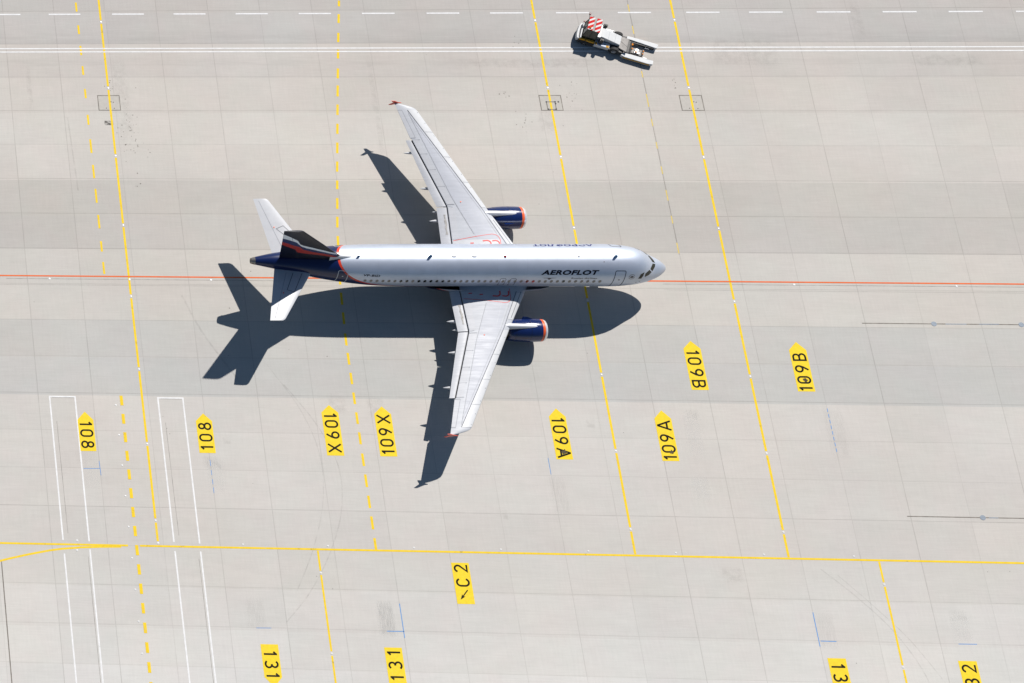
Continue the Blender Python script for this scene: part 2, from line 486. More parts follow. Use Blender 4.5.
class MB:
    """collects shapes into one mesh"""
    def __init__(self): self.v = []; self.f = []; self.m = []
    def add(self, vs, fs, mi=0):
        b = len(self.v)
        self.v += [Vector(q) for q in vs]
        self.f += [tuple(b + i for i in f) for f in fs]
        self.m += [mi] * len(fs)
    def box(self, x0, x1, y0, y1, z0, z1, mi=0, bev=0.0, taper=None):
        if bev > 0:
            bm = bmesh.new()
            bmesh.ops.create_cube(bm, size=1.0)
            for q in bm.verts:
                q.co = Vector((x0 if q.co.x < 0 else x1, y0 if q.co.y < 0 else y1, z0 if q.co.z < 0 else z1))
            bmesh.ops.bevel(bm, geom=list(bm.edges), offset=bev, segments=2, affect='EDGES', profile=0.6)
            bm.verts.index_update()
            self.add([q.co.copy() for q in bm.verts], [tuple(q.index for q in f.verts) for f in bm.faces], mi)
            bm.free()
            return
        vs = [(x0, y0, z0), (x1, y0, z0), (x1, y1, z0), (x0, y1, z0), (x0, y0, z1), (x1, y0, z1), (x1, y1, z1), (x0, y1, z1)]
        self.add(vs, [(0, 3, 2, 1), (4, 5, 6, 7), (0, 1, 5, 4), (1, 2, 6, 5), (2, 3, 7, 6), (3, 0, 4, 7)], mi)
    def prism(self, poly, z0, z1, mi=0, axis='z', bev=0.0):
        """extrude polygon; axis z: poly (x,y); axis y: poly (x,z) from y=z0..z1"""
        n = len(poly)
        if axis == 'z': vs = [(a, b, z0) for a, b in poly] + [(a, b, z1) for a, b in poly]
        elif axis == 'y': vs = [(a, z0, b) for a, b in poly] + [(a, z1, b) for a, b in poly]
        else: vs = [(z0, a, b) for a, b in poly] + [(z1, a, b) for a, b in poly]
        fs = [tuple(range(n - 1, -1, -1)), tuple(range(n, 2 * n))] + [(i, (i + 1) % n, n + (i + 1) % n, n + i) for i in range(n)]
        bm = bmesh.new()
        bv = [bm.verts.new(q) for q in vs]
        for f in fs: bm.faces.new([bv[i] for i in f])
        bmesh.ops.recalc_face_normals(bm, faces=bm.faces)
        if bev > 0:
            bmesh.ops.bevel(bm, geom=list(bm.edges), offset=bev, segments=2, affect='EDGES', profile=0.6)
        bm.verts.index_update()
        self.add([q.co.copy() for q in bm.verts], [tuple(q.index for q in f.verts) for f in bm.faces], mi)
        bm.free()
    def tube(self, a, b, r0, r1=None, n=16, mi=0, caps=True):
        a, b = Vector(a), Vector(b)
        r1 = r0 if r1 is None else r1
        d = (b - a).normalized()
        q = d.to_track_quat('Z', 'Y')
        vs = []
        for c, r in ((a, r0), (b, r1)):
            for k in range(n):
                t = 2 * pi * k / n
                vs.append(c + q @ Vector((r * cos(t), r * sin(t), 0)))
        fs = [(k, (k + 1) % n, n + (k + 1) % n, n + k) for k in range(n)]
        if caps: fs += [tuple(range(n - 1, -1, -1)), tuple(range(n, 2 * n))]
        self.add(vs, fs, mi)
    def lathe(self, prof, n=32, axis=(1, 0, 0), origin=(0, 0, 0), mi=0, mis=None):
        """prof: list of (along, radius), revolve about axis x"""
        o = Vector(origin); ax = Vector(axis)
        q = ax.to_track_quat('X', 'Z')
        vs = []
        for a, r in prof:
            for k in range(n):
                t = 2 * pi * k / n
                vs.append(o + q @ Vector((a, r * cos(t), r * sin(t))))
        b = len(self.v)
        self.v += vs
        for i in range(len(prof) - 1):
            for k in range(n):
                self.f.append((b + i * n + k, b + i * n + (k + 1) % n, b + (i + 1) * n + (k + 1) % n, b + (i + 1) * n + k))
                self.m.append(mis[i] if mis else mi)
    def build(self, name, mats, parent=None, smooth=False, auto=None):
        return link(name, self.v, self.f, mats, parent, smooth, fm=self.m, auto=auto)

def rect_uv(u0, u1, v0, v1, z, name, mat, parent=None, skew=0.0):
    """thin sheet on the ground in grid coordinates with 0..1 UVs"""
    c = G((u0 + u1) / 2, (v0 + v1) / 2, z)
    P = [G(u0 + skew * 0, v0, z) - c, G(u1, v0, z) - c, G(u1 + skew, v1, z) - c, G(u0 + skew, v1, z) - c]
    o = link(name, P, [(0, 3, 2, 1)], mat, parent, uvs=[(0, 0), (1, 0), (1, 1), (0, 1)])
    o.location = c
    return o

def ribbon(path, width):
    """mitred flat strip along a 2D path -> verts2d, faces"""
    pth = [Vector(path[0])]
    for q in path[1:]:
        if (Vector(q) - pth[-1]).length > 1e-4: pth.append(Vector(q))
    path = pth
    n = len(path)
    closed = n > 3 and (path[0] - path[-1]).length < 1e-3
    L, R = [], []
    for i, p_ in enumerate(path):
        a = path[max(i - 1, 0)]; b = path[min(i + 1, n - 1)]
        if closed and i in (0, n - 1): a, b = path[n - 2], path[1]
        if 0 < i < n - 1 or closed:
            d1 = (p_ - a).normalized(); d2 = (b - p_).normalized()
            d = (d1 + d2)
            d = d.normalized() if d.length > 1e-6 else d1
            nn = Vector((-d.y, d.x)); k = 1.0 / max(0.6, nn.dot(Vector((-d1.y, d1.x))))
        else:
            d = (b - a).normalized(); nn = Vector((-d.y, d.x)); k = 1.0
        L.append(p_ + nn * width / 2 * k); R.append(p_ - nn * width / 2 * k)
    vs = L + R
    fs = [(i, n + i, n + i + 1, i + 1) for i in range(n - 1)]
    return vs, fs

Z_MARK = 0.004
Z_LINE2 = 0.008
Z_TEXT = 0.012

def marking_line(name, segs, width, mat, z=Z_MARK, label=None):
    """segs: list of paths in grid coordinates; one painted line on the ground"""
    V, F = [], []
    for path in segs:
        vs, fs = ribbon([Vector(q) for q in path], width)
        b = len(V)
        V += [G(q.x, q.y, z) for q in vs]
        F += [tuple(b + i for i in f) for f in fs]
    o = link(name, V, F, mat)
    # ensure upward normals
    me = o.data
    for p_ in me.polygons:
        if p_.normal.z < 0: p_.flip()
    tag(o, label, kind='structure')
    return o

# ------------------------------------------------------------------ ground
S = 3500.0
nq = 8
gv, gf = [], []
ts = [-1, -0.3, -0.1, -0.03, 0.03, 0.1, 0.3, 1]
for a in ts:
    for b in ts: gv.append((a * S, b * S, 0))
for i in range(7):
    for j in range(7): gf.append((i * 8 + j, (i + 1) * 8 + j, (i + 1) * 8 + j + 1, i * 8 + j + 1))
tag(link("ground", gv, gf, M['ground']), "pale grey concrete apron of large slabs", kind='structure')

# ------------------------------------------------------------------ painted lines
VTOP, VBOT = -12.0, 80.0
LIGHT_V = [1.25 + 7.48 * k for k in range(8)]
def with_gaps(u, v0, v1, gaps, half=0.2):
    segs = []; a = v0
    for g_ in gaps:
        if g_ - half > a and g_ < v1:
            segs.append([(u, a), (u, g_ - half)]); a = g_ + half
    segs.append([(u, a), (u, v1)])
    return segs
marking_line("lead_in_line", with_gaps(9.51, VTOP, 55.6, LIGHT_V), 0.2, M['yellow'], label="solid yellow line left of the plane with small gaps")
marking_line("lead_in_line", with_gaps(51.03, VTOP, 55.95, LIGHT_V), 0.2, M['yellow'], label="solid yellow line crossing under the nose half of the plane")
marking_line("lead_in_line", with_gaps(64.02, VTOP, 55.95, LIGHT_V), 0.2, M['yellow'], label="solid yellow line right of the plane nose")
marking_line("lead_in_line", with_gaps(23.56, 56.2, VBOT, [58.3, 65.8]), 0.17, M['yellow'], label="yellow line running down between the two 131 numbers")
marking_line("lead_in_line", with_gaps(71.54, 56.2, VBOT, [58.3, 65.8]), 0.17, M['yellow'], label="yellow line running down between the two 132 numbers")
y_bot = [[(-60, 56.07), (6.81, 56.07)], [(7.88, 56.07), (140, 56.07)]]
marking_line("taxi_line", y_bot, 0.18, M['yellow'], z=Z_LINE2, label="long yellow line across the lower apron")
curve = [(6.2, 56.19)] + [(4.3, 56.24), (2.5, 56.34), (0.9, 56.5), (-0.22, 56.68), (-1.4, 56.93), (-2.5, 57.18), (-3.7, 57.48), (-4.79, 57.78), (-8, 58.9), (-14, 61.8), (-22, 67)]
marking_line("taxi_line", [curve], 0.19, M['yellow'], z=Z_MARK, label="curved yellow line branching off at the lower left")

def vmap(px_rows, ua, ub):
    return px_rows
y0 = [(-3.6, -2.4), (-1.0, 0.05), (1.62, 2.62), (3.96, 5.02), (6.25, 7.25), (8.82, 9.85), (11.7, 12.8), (14.4, 15.9), (17.2, 18.65), (19.8, 21.3), (22.6, 24.05), (25.4, 26.5), (27.6, 28.86)]
marking_line("dashed_line", [[(7.25 - 0.0, a), (7.25, b)] for a, b in y0], 0.19, M['yellow'], label="thin dashed yellow line at the upper left")
d2 = []
v = 41.35
while v < VBOT:
    d2.append([(7.6 - 0.0018 * (v - 41), v), (7.6 - 0.0018 * (v - 41), v + 0.98)]); v += 1.832
marking_line("dashed_line", d2, 0.28, M['yellow'], z=Z_LINE2 + 0.002, label="thick dashed yellow line at the lower left")
# curving dashed line behind the wing
def u3(v):
    t = [(-14, 34.9), (-1.15, 32.78), (3.7, 32.08), (9, 31.35), (17.7, 30.19), (24, 29.4), (30, 28.9), (35.66, 28.69), (52, 28.68), (80, 28.68)]
    for (a, b), (c, d) in zip(t, t[1:]):
        if a <= v <= c: return b + (d - b) * (v - a) / (c - a)
    return 28.68
y3px = [(0, 6), (14, 23), (33, 42.5), (50, 59), (69, 79), (86, 97), (105, 115.5), (124, 134), (142.5, 153), (161, 171), (180, 189), (198, 209), (217, 228),
        (236.5, 246), (256, 266), (274.5, 285), (293, 305), (312.4, 324), (333, 345), (352.5, 364.5), (372.8, 384.5), (392.8, 404.5), (412.8, 424.5), (432.8, 444.8), (453.8, 466.3), (474.5, 487), (495.3, 507.5), (515.8, 528.8), (537.5, 549.5)]
def px2v(y):   # image row to slab-grid v near that line
    t = [(0, -1.15), (170, 17.7), (342, 35.66), (508, 52.03), (600, 60.8)]
    for (a, b), (c, d) in zip(t, t[1:]):
        if a <= y <= c: return b + (d - b) * (y - a) / (c - a)
seg3 = []
for a, b in y3px:
    va, vb = px2v(a) + .06, px2v(b) + .06
    seg3.append([(u3(va), va), (u3(vb), vb)])
for k in range(1, 5): seg3.append([(u3(-1.15 - 2.0 * k), -1.15 - 2.0 * k), (u3(-0.2 - 2.0 * k), -0.2 - 2.0 * k)])
marking_line("dashed_line", seg3, 0.22, M['yellow'], label="dashed yellow line passing under the rear fuselage")
seg5 = [[(60.0 , a), (60.0, b)] for a, b in [(-0.5, 0.3), (1.9, 2.8), (6.9, 7.6), (9.4, 10.8), (12.1, 12.9), (14.6, 15.3), (17.2, 18.0), (19.7, 20.8), (22.4, 23.2), (25.2, 26.3)]]
marking_line("dashed_line", seg5, 0.10, M['yellow_worn'], label="faint worn dashed yellow line above the nose")
marking_line("dashed_line", [[(60.0, -12), (60.0, 26.4)]], 0.03, M['joint_dark'], z=0.003, label="thin dark groove under the worn dashed line")

marking_line("clearance_line", [[(-60, 29.05), (140, 29.22)]], 0.135, M['orange'], z=Z_LINE2 + 0.001, label="long orange line running under the plane")
marking_line("road_edge_line", [[(-60, 4.24), (140, 4.34)]], 0.125, M['white'], z=Z_LINE2, label="upper line of the double white road edge")
marking_line("road_edge_line", [[(-60, 4.60), (140, 4.76)]], 0.125, M['white'], z=Z_LINE2, label="lower line of the double white road edge")
wd = []
starts = [-19.5, -13.5, -7.5, -1.4, 4.48, 10.67, 16.65, 22.65, 28.71, 34.78, 40.91, 46.92, 53.12, 58.9, 65.25, 71.07, 77.28, 83.31, 89.31, 95.4, 101.4, 107.4]
for s_ in starts: wd.append([(s_, 0.35 + 0.0010 * s_), (s_ + 3.1, 0.35 + 0.0010 * (s_ + 3.1))])
marking_line("road_centre_line", wd, 0.15, M['white_worn'], z=Z_LINE2, label="dashed white centre line of the service road")

for (ua, ub, nm) in ((1.04, 3.37, "left"), (10.94, 13.21, "right")):
    lo = 56.95 if nm == "left" else 56.5
    segs = [[(ua, 55.65), (ua, 41.52), (ub, 41.52), (ub, 55.75)], [(ua, lo), (ua, VBOT)], [(ub, 56.5), (ub, VBOT)]]
    marking_line("equipment_box_line", segs, 0.14, M['white'], z=Z_MARK, label="long white box outline, %s of the two" % nm)
    marking_line("old_marking_groove", [[(ua + 0.22, 41.62), (ub - 0.1, 41.62)], [(ua + 0.45, 44), (ua + 0.5, 55)], [(ub - 0.22, 57.2), (ub - 0.2, 69)]], 0.04, M['groove'], z=0.003,
                 label="thin dark groove inside the %s white box" % nm)
marking_line("expansion_joint", [[(-4.67, 57.7), (-4.62, 80)]], 0.10, M['joint_dark'], z=0.003, label="dark sealed joint at the lower left corner")
marking_line("cable_groove", [[(-2, 29.40), (30, 29.44)], [(58, 29.45), (110, 29.5)]], 0.05, M['groove'], z=0.003, label="thin cable groove beside the orange line")
marking_line("cable_groove", [[(-40, 30.02), (30, 30.04)], [(58, 30.05), (110, 30.1)]], 0.022, M['groove'], z=0.003, label="faint cable groove below the orange line")

# ------------------------------------------------------------------ blue survey marks and scraped patches
blue = [("blue mark left of the 108 pair", [[(4.98, 47.9), (5.04, 49.3)], [(3.5, 48.66), (5.0, 48.63)]], 0.05),
        ("dashed blue mark under the right 108", [[(15.01, 47.6), (15.01, 48.2)], [(15.01, 48.6), (15.01, 49.1)], [(15.02, 49.5), (15.02, 50.0)], [(15.02, 50.3), (15.02, 50.84)]], 0.05),
        ("blue cross mark above the right 131", [[(30.03, 61.02), (30.04, 64.2)], [(28.6, 63.61), (30.1, 63.6)]], 0.07),
        ("short blue mark above the left 131", [[(17.3, 63.59), (18.6, 63.57)]], 0.05),
        ("dashed blue mark below the right 109B", [[(70.07, 41.7 + 0.55 * k), (70.07, 42.05 + 0.55 * k)] for k in range(8)], 0.06),
        ("short blue mark below the left 109A", [[(45.0, 46.9), (45.01, 48.5)]], 0.05),
        ("blue cross mark above the left 132", [[(65.06, 61.0), (65.05, 64.1)], [(65.2, 63.59), (66.5, 63.6)]], 0.07),
        ("short blue mark above the right 132", [[(76.55, 63.57), (78.07, 63.55)]], 0.06)]
for lb, segs, wdt in blue:
    marking_line("survey_mark", segs, wdt, M['blue_paint'], z=Z_MARK, label=lb)
patches = [(3.35, 4.95, 47.0, 50.8, 'scrape'), (14.5, 16.3, 47.2, 51.0, 'scrape'), (14.2, 15.9, 47.1, 48.5, 'scrape_dark'), (27.8, 29.6, 60.6, 64.4, 'scrape'), (28.0, 29.4, 60.6, 64.2, 'scrape_dark'),
           (16.4, 18.4, 60.4, 64.0, 'scrape_dark'), (44.6, 46.3, 48.3, 52.6, 'scrape_dark'), (57.3, 58.9, 42.0, 46.8, 'scrape'), (56.9, 58.6, 48.3, 50.9, 'scrape'), (69.4, 71.4, 41.3, 47.0, 'scrape_dark'),
           (64.8, 66.8, 60.8, 64.6, 'scrape_dark'), (76.2, 78.0, 60.8, 63.4, 'scrape'), (76.2, 77.9, 60.4, 61.5, 'scrape_dark'), (57.6, 59.0, 41.9, 43.0, 'scrape_dark')]
for (a, b, c, d, k) in patches:
    tag(rect_uv(a, b, c, d, 0.0025, "scraped_patch", M[k]), "scraped patch of old paint", kind='structure')
stains = [(26.2, 28.0, 41.0, 43.0, 'stain'), (29.6, 31.4, 41.0, 43.4, 'stain'), (16.3, 17.2, 45.3, 46.1, 'stain'), (48.8, 49.7, 43.0, 44.0, 'stain'), (9.9, 11.6, 5.0, 15.5, 'stain'), (49.5, 51.2, 10.8, 14.0, 'stain'),
          (1.6, 2.2, 6.0, 11.5, 'stain'), (34.4, 35.0, 4.5, 17.0, 'stain'), (80.2, 81.4, -1.0, 3.6, 'stain'), (57.9, 60.0, 56.9, 58.6, 'stain'), (66.0, 73.5, 3.0, 6.6, 'stain'), (84.0, 92.0, 5.0, 6.5, 'stain'),
          (40.2, 40.7, 51.9, 53.0, 'stain'), (42, 58, 5.4, 6.6, 'stain'), (8.7, 9.7, 12.3, 12.9, 'stain_dark')]
for (a, b, c, d, k) in stains:
    tag(rect_uv(a, b, c, d, 0.0028, "rubber_stain", M[k]), "dark smudge on the concrete", kind='structure')
# loose scatters of small dark chips in the concrete skin
rc = random.Random(11)
for (uc, vc, su, sv, n_) in ((11.3, 14.0, 1.1, 5.0, 46), (9.6, 8.6, .5, .8, 8), (48.5, 12.5, .8, 1.0, 12), (46.9, 9.4, .4, .5, 7), (53.0, 9.0, 1.2, 2.2, 14), (49.0, 3.5, .8, .8, 6), (22.6, 32.0, 8, 6, 10), (62.7, 8.4, .6, .8, 6)):
    mb = MB()
    for _ in range(n_):
        a = rc.gauss(uc, su * .5); b = rc.gauss(vc, sv * .5); r0 = rc.uniform(.025, .06)
        mb.add([G(a + r0 * rc.uniform(.7, 1.4) * cos(t), b + r0 * rc.uniform(.7, 1.3) * sin(t), .0034) for t in (0, 1.05, 2.1, 3.15, 4.2, 5.25)], [(5, 4, 3, 2, 1, 0)])
    o = mb.build("concrete_chips", M['joint_dark'])
    tag(o, "scatter of tiny dark chips in the concrete", kind='stuff')
# faint tyre tracks
tracks = [([(22.5, 40), (25.0, 44), (26.4, 48), (26.2, 52), (24.8, 56), (22.5, 60), (20, 63)], 0.10), ([(21.2, 38), (23.7, 42.5), (24.9, 47), (24.6, 51.5), (23.2, 56), (21.3, 60)], 0.08),
          ([(14.2, 31), (15.8, 35), (18.4, 39.5)], 0.16), ([(66.5, 57), (69, 59.5), (71.4, 62.5), (73.1, 66), (74, 70)], 0.10), ([(67.8, 57.5), (70.5, 60.6), (72.8, 63.6), (75.2, 68)], 0.07),
          ([(5.3, 12), (5.6, 20)], 0.12)]
def mat_track():
    N = NT("faint_tyre_track")
    g = N.n("ShaderNodeNewGeometry").outputs['Position']
    al = N.rng(N.noise(g, 1.6, 5, 0.7), 0.35, 0.7, 0.0, 0.16)
    return N.bsdf((0.15, 0.14, 0.13), 0.9, alpha=al)
M['track'] = mat_track()
def smooth_path(pts, k=8):
    out = []
    n = len(pts)
    for i in range(n - 1):
        p0, p1, p2, p3 = (Vector(pts[max(i - 1, 0)]), Vector(pts[i]), Vector(pts[i + 1]), Vector(pts[min(i + 2, n - 1)]))
        for j in range(k):
            t = j / k
            out.append(0.5 * ((2 * p1) + (p2 - p0) * t + (2 * p0 - 5 * p1 + 4 * p2 - p3) * t * t + (3 * p1 - p0 - 3 * p2 + p3) * t ** 3))
    out.append(Vector(pts[-1]))
    return out
for pts, wdt in tracks:
    marking_line("tyre_track", [smooth_path(pts)], wdt, M['track'], z=0.0032, label="faint tyre track on the concrete")

# ------------------------------------------------------------------ stroke glyphs (cell: x 0..w, y 0..1)
def arc(cx, cy, rx, ry, a0, a1, n=14):
    return [(cx + rx * cos(radians(a0 + (a1 - a0) * k / n)), cy + ry * sin(radians(a0 + (a1 - a0) * k / n))) for k in range(n + 1)]
GL = {
    '0': (0.60, [arc(0.30, 0.70, 0.26, 0.26, 0, 180) + arc(0.30, 0.30, 0.26, 0.26, 180, 360) + [(0.56, 0.70)]]),
    '1': (0.30, [[(0.20, 1.0), (0.20, 0.0)], [(0.0, 0.74), (0.20, 0.93)]]),
    '2': (0.62, [arc(0.30, 0.70, 0.25, 0.26, 165, 0, 12) + [(0.52, 0.58), (0.06, 0.05), (0.60, 0.05)]]),
    '3': (0.60, [arc(0.28, 0.73, 0.24, 0.23, 150, -90, 14), arc(0.28, 0.28, 0.27, 0.24, 90, -150, 14)]),
    '8': (0.60, [arc(0.30, 0.735, 0.21, 0.215, 0, 360, 20), arc(0.30, 0.27, 0.26, 0.235, 0, 360, 20)]),
    '9': (0.60, [arc(0.30, 0.69, 0.25, 0.26, 0, 360, 22), [(0.545, 0.62), (0.46, 0.38), (0.22, 0.0)]]),
    'A': (0.76, [[(0.0, 0.0), (0.36, 0.97), (0.40, 0.97), (0.76, 0.0)], [(0.13, 0.30), (0.63, 0.30)]]),
    'B': (0.66, [[(0.30, 0.045), (0.06, 0.045), (0.06, 0.955), (0.30, 0.955)] + arc(0.34, 0.73, 0.22, 0.225, 90, -90, 10) + [(0.1, 0.505)], arc(0.34, 0.275, 0.26, 0.23, 90, -90, 10) + [(0.28, 0.045)]]),
    'C': (0.66, [arc(0.34, 0.66, 0.28, 0.29, 20, 180, 12) + arc(0.34, 0.34, 0.28, 0.29, 180, 340, 12)]),
    'X': (0.68, [[(0.0, 0.0), (0.68, 1.0)], [(0.0, 1.0), (0.68, 0.0)]]),
}
def glyph(mb, ch, uc, vc, H, down, z, stroke=0.165):
    w_, strokes = GL[ch]
    for k, st in enumerate(strokes):
        vs, fs = ribbon([Vector(((x - w_ / 2) * H, (y - 0.5) * H)) for x, y in st], stroke)
        zz = z + 0.0015 * k
        if down: P = [G(uc + q.y, vc + q.x, zz) for q in vs]
        else: P = [G(uc - q.y, vc - q.x, zz) for q in vs]
        mb.add(P, fs)

def number_panel(uc, half, v_apex, v_sh, v_end, chars, down, label, apex='top', arrow=False, scuff=None, cat="painted stand number"):
    c = G(uc, (v_sh + v_end) / 2, 0)
    if apex == 'top': poly = [(uc - half, v_end), (uc + half, v_end), (uc + half, v_sh), (uc, v_apex), (uc - half, v_sh)]
    elif apex == 'bottom': poly = [(uc - half, v_sh), (uc - half, v_end), (uc, v_apex), (uc + half, v_end), (uc + half, v_sh)]
    else: poly = [(uc - half, v_end), (uc + half, v_end), (uc + half, v_sh), (uc - half, v_sh)]
    P = [G(a, b, Z_LINE2) - c for a, b in poly]
    o = link("stand_number_marking", P, [tuple(range(len(P)))], M['yellow_panel'])
    if o.data.polygons[0].normal.z < 0: o.data.polygons[0].flip()
    o.location = c
    tag(o, label, cat, "yellow number panels painted on the apron")
    for ch, off in chars:
        mb = MB()
        glyph(mb, ch, uc, v_sh + off, 1.14, down, Z_TEXT)
        mb.v = [q - c for q in mb.v]
        t = mb.build("painted_letter" if ch in 'ABCX' else "painted_digit", M['black_paint'], o)
        for p_ in t.data.polygons:
            if p_.normal.z < 0: p_.flip()
    if arrow:
        mb = MB()
        a = Vector((uc + 0.30, v_sh + 2.55)); b = Vector((uc - 0.42, v_sh + 3.45)); d = (b - a).normalized(); nn = Vector((-d.y, d.x))
        vs, fs = ribbon([a, b - d * 0.3], 0.10)
        mb.add([G(q.x, q.y, Z_TEXT) - c for q in vs], fs)
        hd = [b, b - d * 0.52 + nn * 0.17, b - d * 0.40, b - d * 0.52 - nn * 0.17]
        mb.add([G(q.x, q.y, Z_TEXT + 0.0015) - c for q in hd], [(0, 1, 2, 3)])
        t = mb.build("painted_arrow", M['black_paint'], o)
        for p_ in t.data.polygons:
            if p_.normal.z < 0: p_.flip()
    if scuff:
        rs = random.Random(int(uc * 10))
        cu_, cv_ = uc + (scuff[0] + scuff[1]) / 2, v_sh + (scuff[2] + scuff[3]) / 2
        ru, rv = (scuff[1] - scuff[0]) / 2, (scuff[3] - scuff[2]) / 2
        mb = MB()
        rr = [rs.uniform(.45, 1.0) for _ in range(22)]
        mb.add([G(cu_, cv_, Z_TEXT + .004) - c] + [G(cu_ + ru * q * cos(2 * pi * i / 22), cv_ + rv * q * sin(2 * pi * i / 22), Z_TEXT + .004) - c for i, q in enumerate(rr)], [(0, i + 1, (i + 1) % 22 + 1) for i in range(22)])
        t = mb.build("rubber_smear", M['smear'], o)
        for p_ in t.data.polygons:
            if p_.normal.z < 0: p_.flip()
    return o
D1 = [('1', .30), ('0', 1.13), ('9', 2.22), ('X', 3.50)]
number_panel(4.12, .72, 43.0, 43.82, 46.93, [('1', .40), ('0', 1.33), ('8', 2.45)], True, "yellow painted 108 inside the left white box, read downwards")
number_panel(14.88, .73, 43.02, 43.78, 46.94, [('8', .52), ('0', 1.65), ('1', 2.62)], False, "yellow painted 108 right of the second white box, read upwards")
number_panel(26.32, .76, 42.02, 42.76, 47.0, D1, True, "yellow painted 109X left of the dashed line, read downwards")
number_panel(31.02, .755, 42.08, 42.84, 47.0, [('X', .50), ('9', 1.75), ('0', 2.83), ('1', 3.72)], False, "yellow painted 109X right of the dashed line, read upwards")
number_panel(46.45, .73, 42.05, 42.85, 47.03, [('1', .35), ('0', 1.25), ('9', 2.35), ('A', 3.55)], True, "yellow painted 109A left of the solid line with a dark smear on its A", scuff=(-.22, .36, 3.15, 3.75))
number_panel(55.65, .73, 42.1, 42.9, 47.02, [('A', .68), ('9', 1.9), ('0', 2.95), ('1', 3.78)], False, "yellow painted 109A right of the solid line, read upwards and dirty at its lower end", scuff=(-.05, .45, 3.0, 3.5))
number_panel(59.43, .755, 35.18, 35.95, 40.05, [('1', .40), ('0', 1.25), ('9', 2.38), ('B', 3.50)], True, "yellow painted 109B left of the solid line, read downwards")
number_panel(68.64, .75, 35.18, 35.98, 40.07, [('B', .70), ('9', 1.87), ('0', 2.95), ('1', 3.80)], False, "yellow painted 109B at the right with a dark smear on its 0", scuff=(-.15, .36, 2.72, 3.22))
number_panel(35.79, .76, 57.08, 57.08, 60.93, [('2', .53), ('C', 1.85)], False, "yellow painted C2 with a small black arrow below the long yellow line", apex='none', arrow=True, cat="painted taxiway sign")
number_panel(18.24, .76, 69.0, 65.08, 68.1, [('1', .85), ('3', 1.85), ('1', 2.85)], True, "yellow painted 131 at the bottom, left of the short yellow line", apex='bottom')
number_panel(28.9, .755, 69.6, 65.11, 68.8, [('1', .50), ('3', 1.62), ('1', 2.75)], False, "yellow painted 131 at the bottom, right of the short yellow line", apex='bottom')
number_panel(66.2, .755, 69.6, 65.12, 68.8, [('1', .72), ('3', 1.75), ('2', 2.85)], True, "yellow painted 132 at the bottom, left of the short yellow line", apex='bottom')
number_panel(76.93, .76, 69.6, 65.08, 68.8, [('2', .68), ('3', 1.90), ('1', 2.95)], False, "yellow painted 132 at the bottom right, cut by the frame", apex='bottom')

# ------------------------------------------------------------------ inset ground lights
def light_mesh():
    mb = MB()
    prof = [(0.0, 0.15), (0.012, 0.148), (0.018, 0.12), (0.020, 0.07), (0.028, 0.055), (0.03, 0.0001)]
    mb.lathe([(a, r) for a, r in prof], 16, axis=(0, 0, 1), mis=[0, 0, 0, 1, 1])
    return mb
LM = light_mesh().build("inset_light", [M['lens'], M['steel']])
LM0 = LM
first_light = [True]
LSP = MB()
def lens_slot():
    m = MB(); m.box(-0.05, 0.05, -0.16, -0.11, 0.012, 0.024); return m
def place_light(u, v, label, group, r=1.0, z=0.0):
    if first_light[0]:
        o = LM0; first_light[0] = False
    else:
        o = LM0.copy(); COL.objects.link(o)
    o.location = G(u, v, z)
    o.rotation_euler = (0, 0, PSI)
    o.scale = (r, r, 1)
    tag(o, label, "ground light", group)
    return o
ORD = ["first", "second", "third", "fourth", "fifth", "sixth", "seventh", "eighth", "ninth", "tenth", "eleventh"]
for u_, nm in ((9.51, "left of the plane"), (51.03, "under the plane's nose half"), (64.02, "right of the nose")):
    for k, v_ in enumerate(LIGHT_V):
        if abs(v_ - 31.2) < .5 and u_ > 50 and u_ < 52: pass
        place_light(u_, v_, "white inset light in solid yellow line %s, %s from top" % (nm, ORD[k]), "inset lights in the yellow lines", 0.66)
for u_, nm in ((23.56, "131"), (71.54, "132")):
    for k, v_ in enumerate((58.3, 65.8)):
        place_light(u_, v_, "white inset light in yellow line between the %s numbers, %s from top" % (nm, ORD[k]), "inset lights in the yellow lines", 0.66)
for k, u_ in enumerate((2.08, 9.55, 17.1)):
    place_light(u_, 29.40, "white inset light below the orange line left of the tail, %s from left" % ORD[k], "inset lights along the orange line", 0.75)
for k, u_ in enumerate((69.61, 83.77)):
    place_light(u_, 29.41 + .03 * k, "white inset light below the orange line right of the nose, %s from left" % ORD[k], "inset lights along the orange line", 0.75)
for k in range(9):
    place_light(7.04, 42.3 + 2.99 * k, "tiny inset light beside the thick dashed yellow line, %s from top" % ORD[k], "inset lights beside the thick dashed line", 0.6)
for k, u_ in enumerate((17.03, 24.5, 32.01, 39.54, 47.06, 54.52, 61.97, 69.53)):
    place_light(u_, 55.74, "tiny inset light above the long lower yellow line, %s right of the white boxes" % ORD[k], "inset lights along the lower yellow line", 0.55)
place_light(9.51, 55.78, "tiny inset light at the lower end of the left solid yellow line", "inset lights along the lower yellow line", 0.8)
place_light(2.29, 55.68, "tiny inset light above the fork of the lower yellow line", "inset lights along the lower yellow line", 0.7)
place_light(2.21, 56.62, "tiny inset light below the fork of the lower yellow line", "inset lights along the lower yellow line", 0.7)

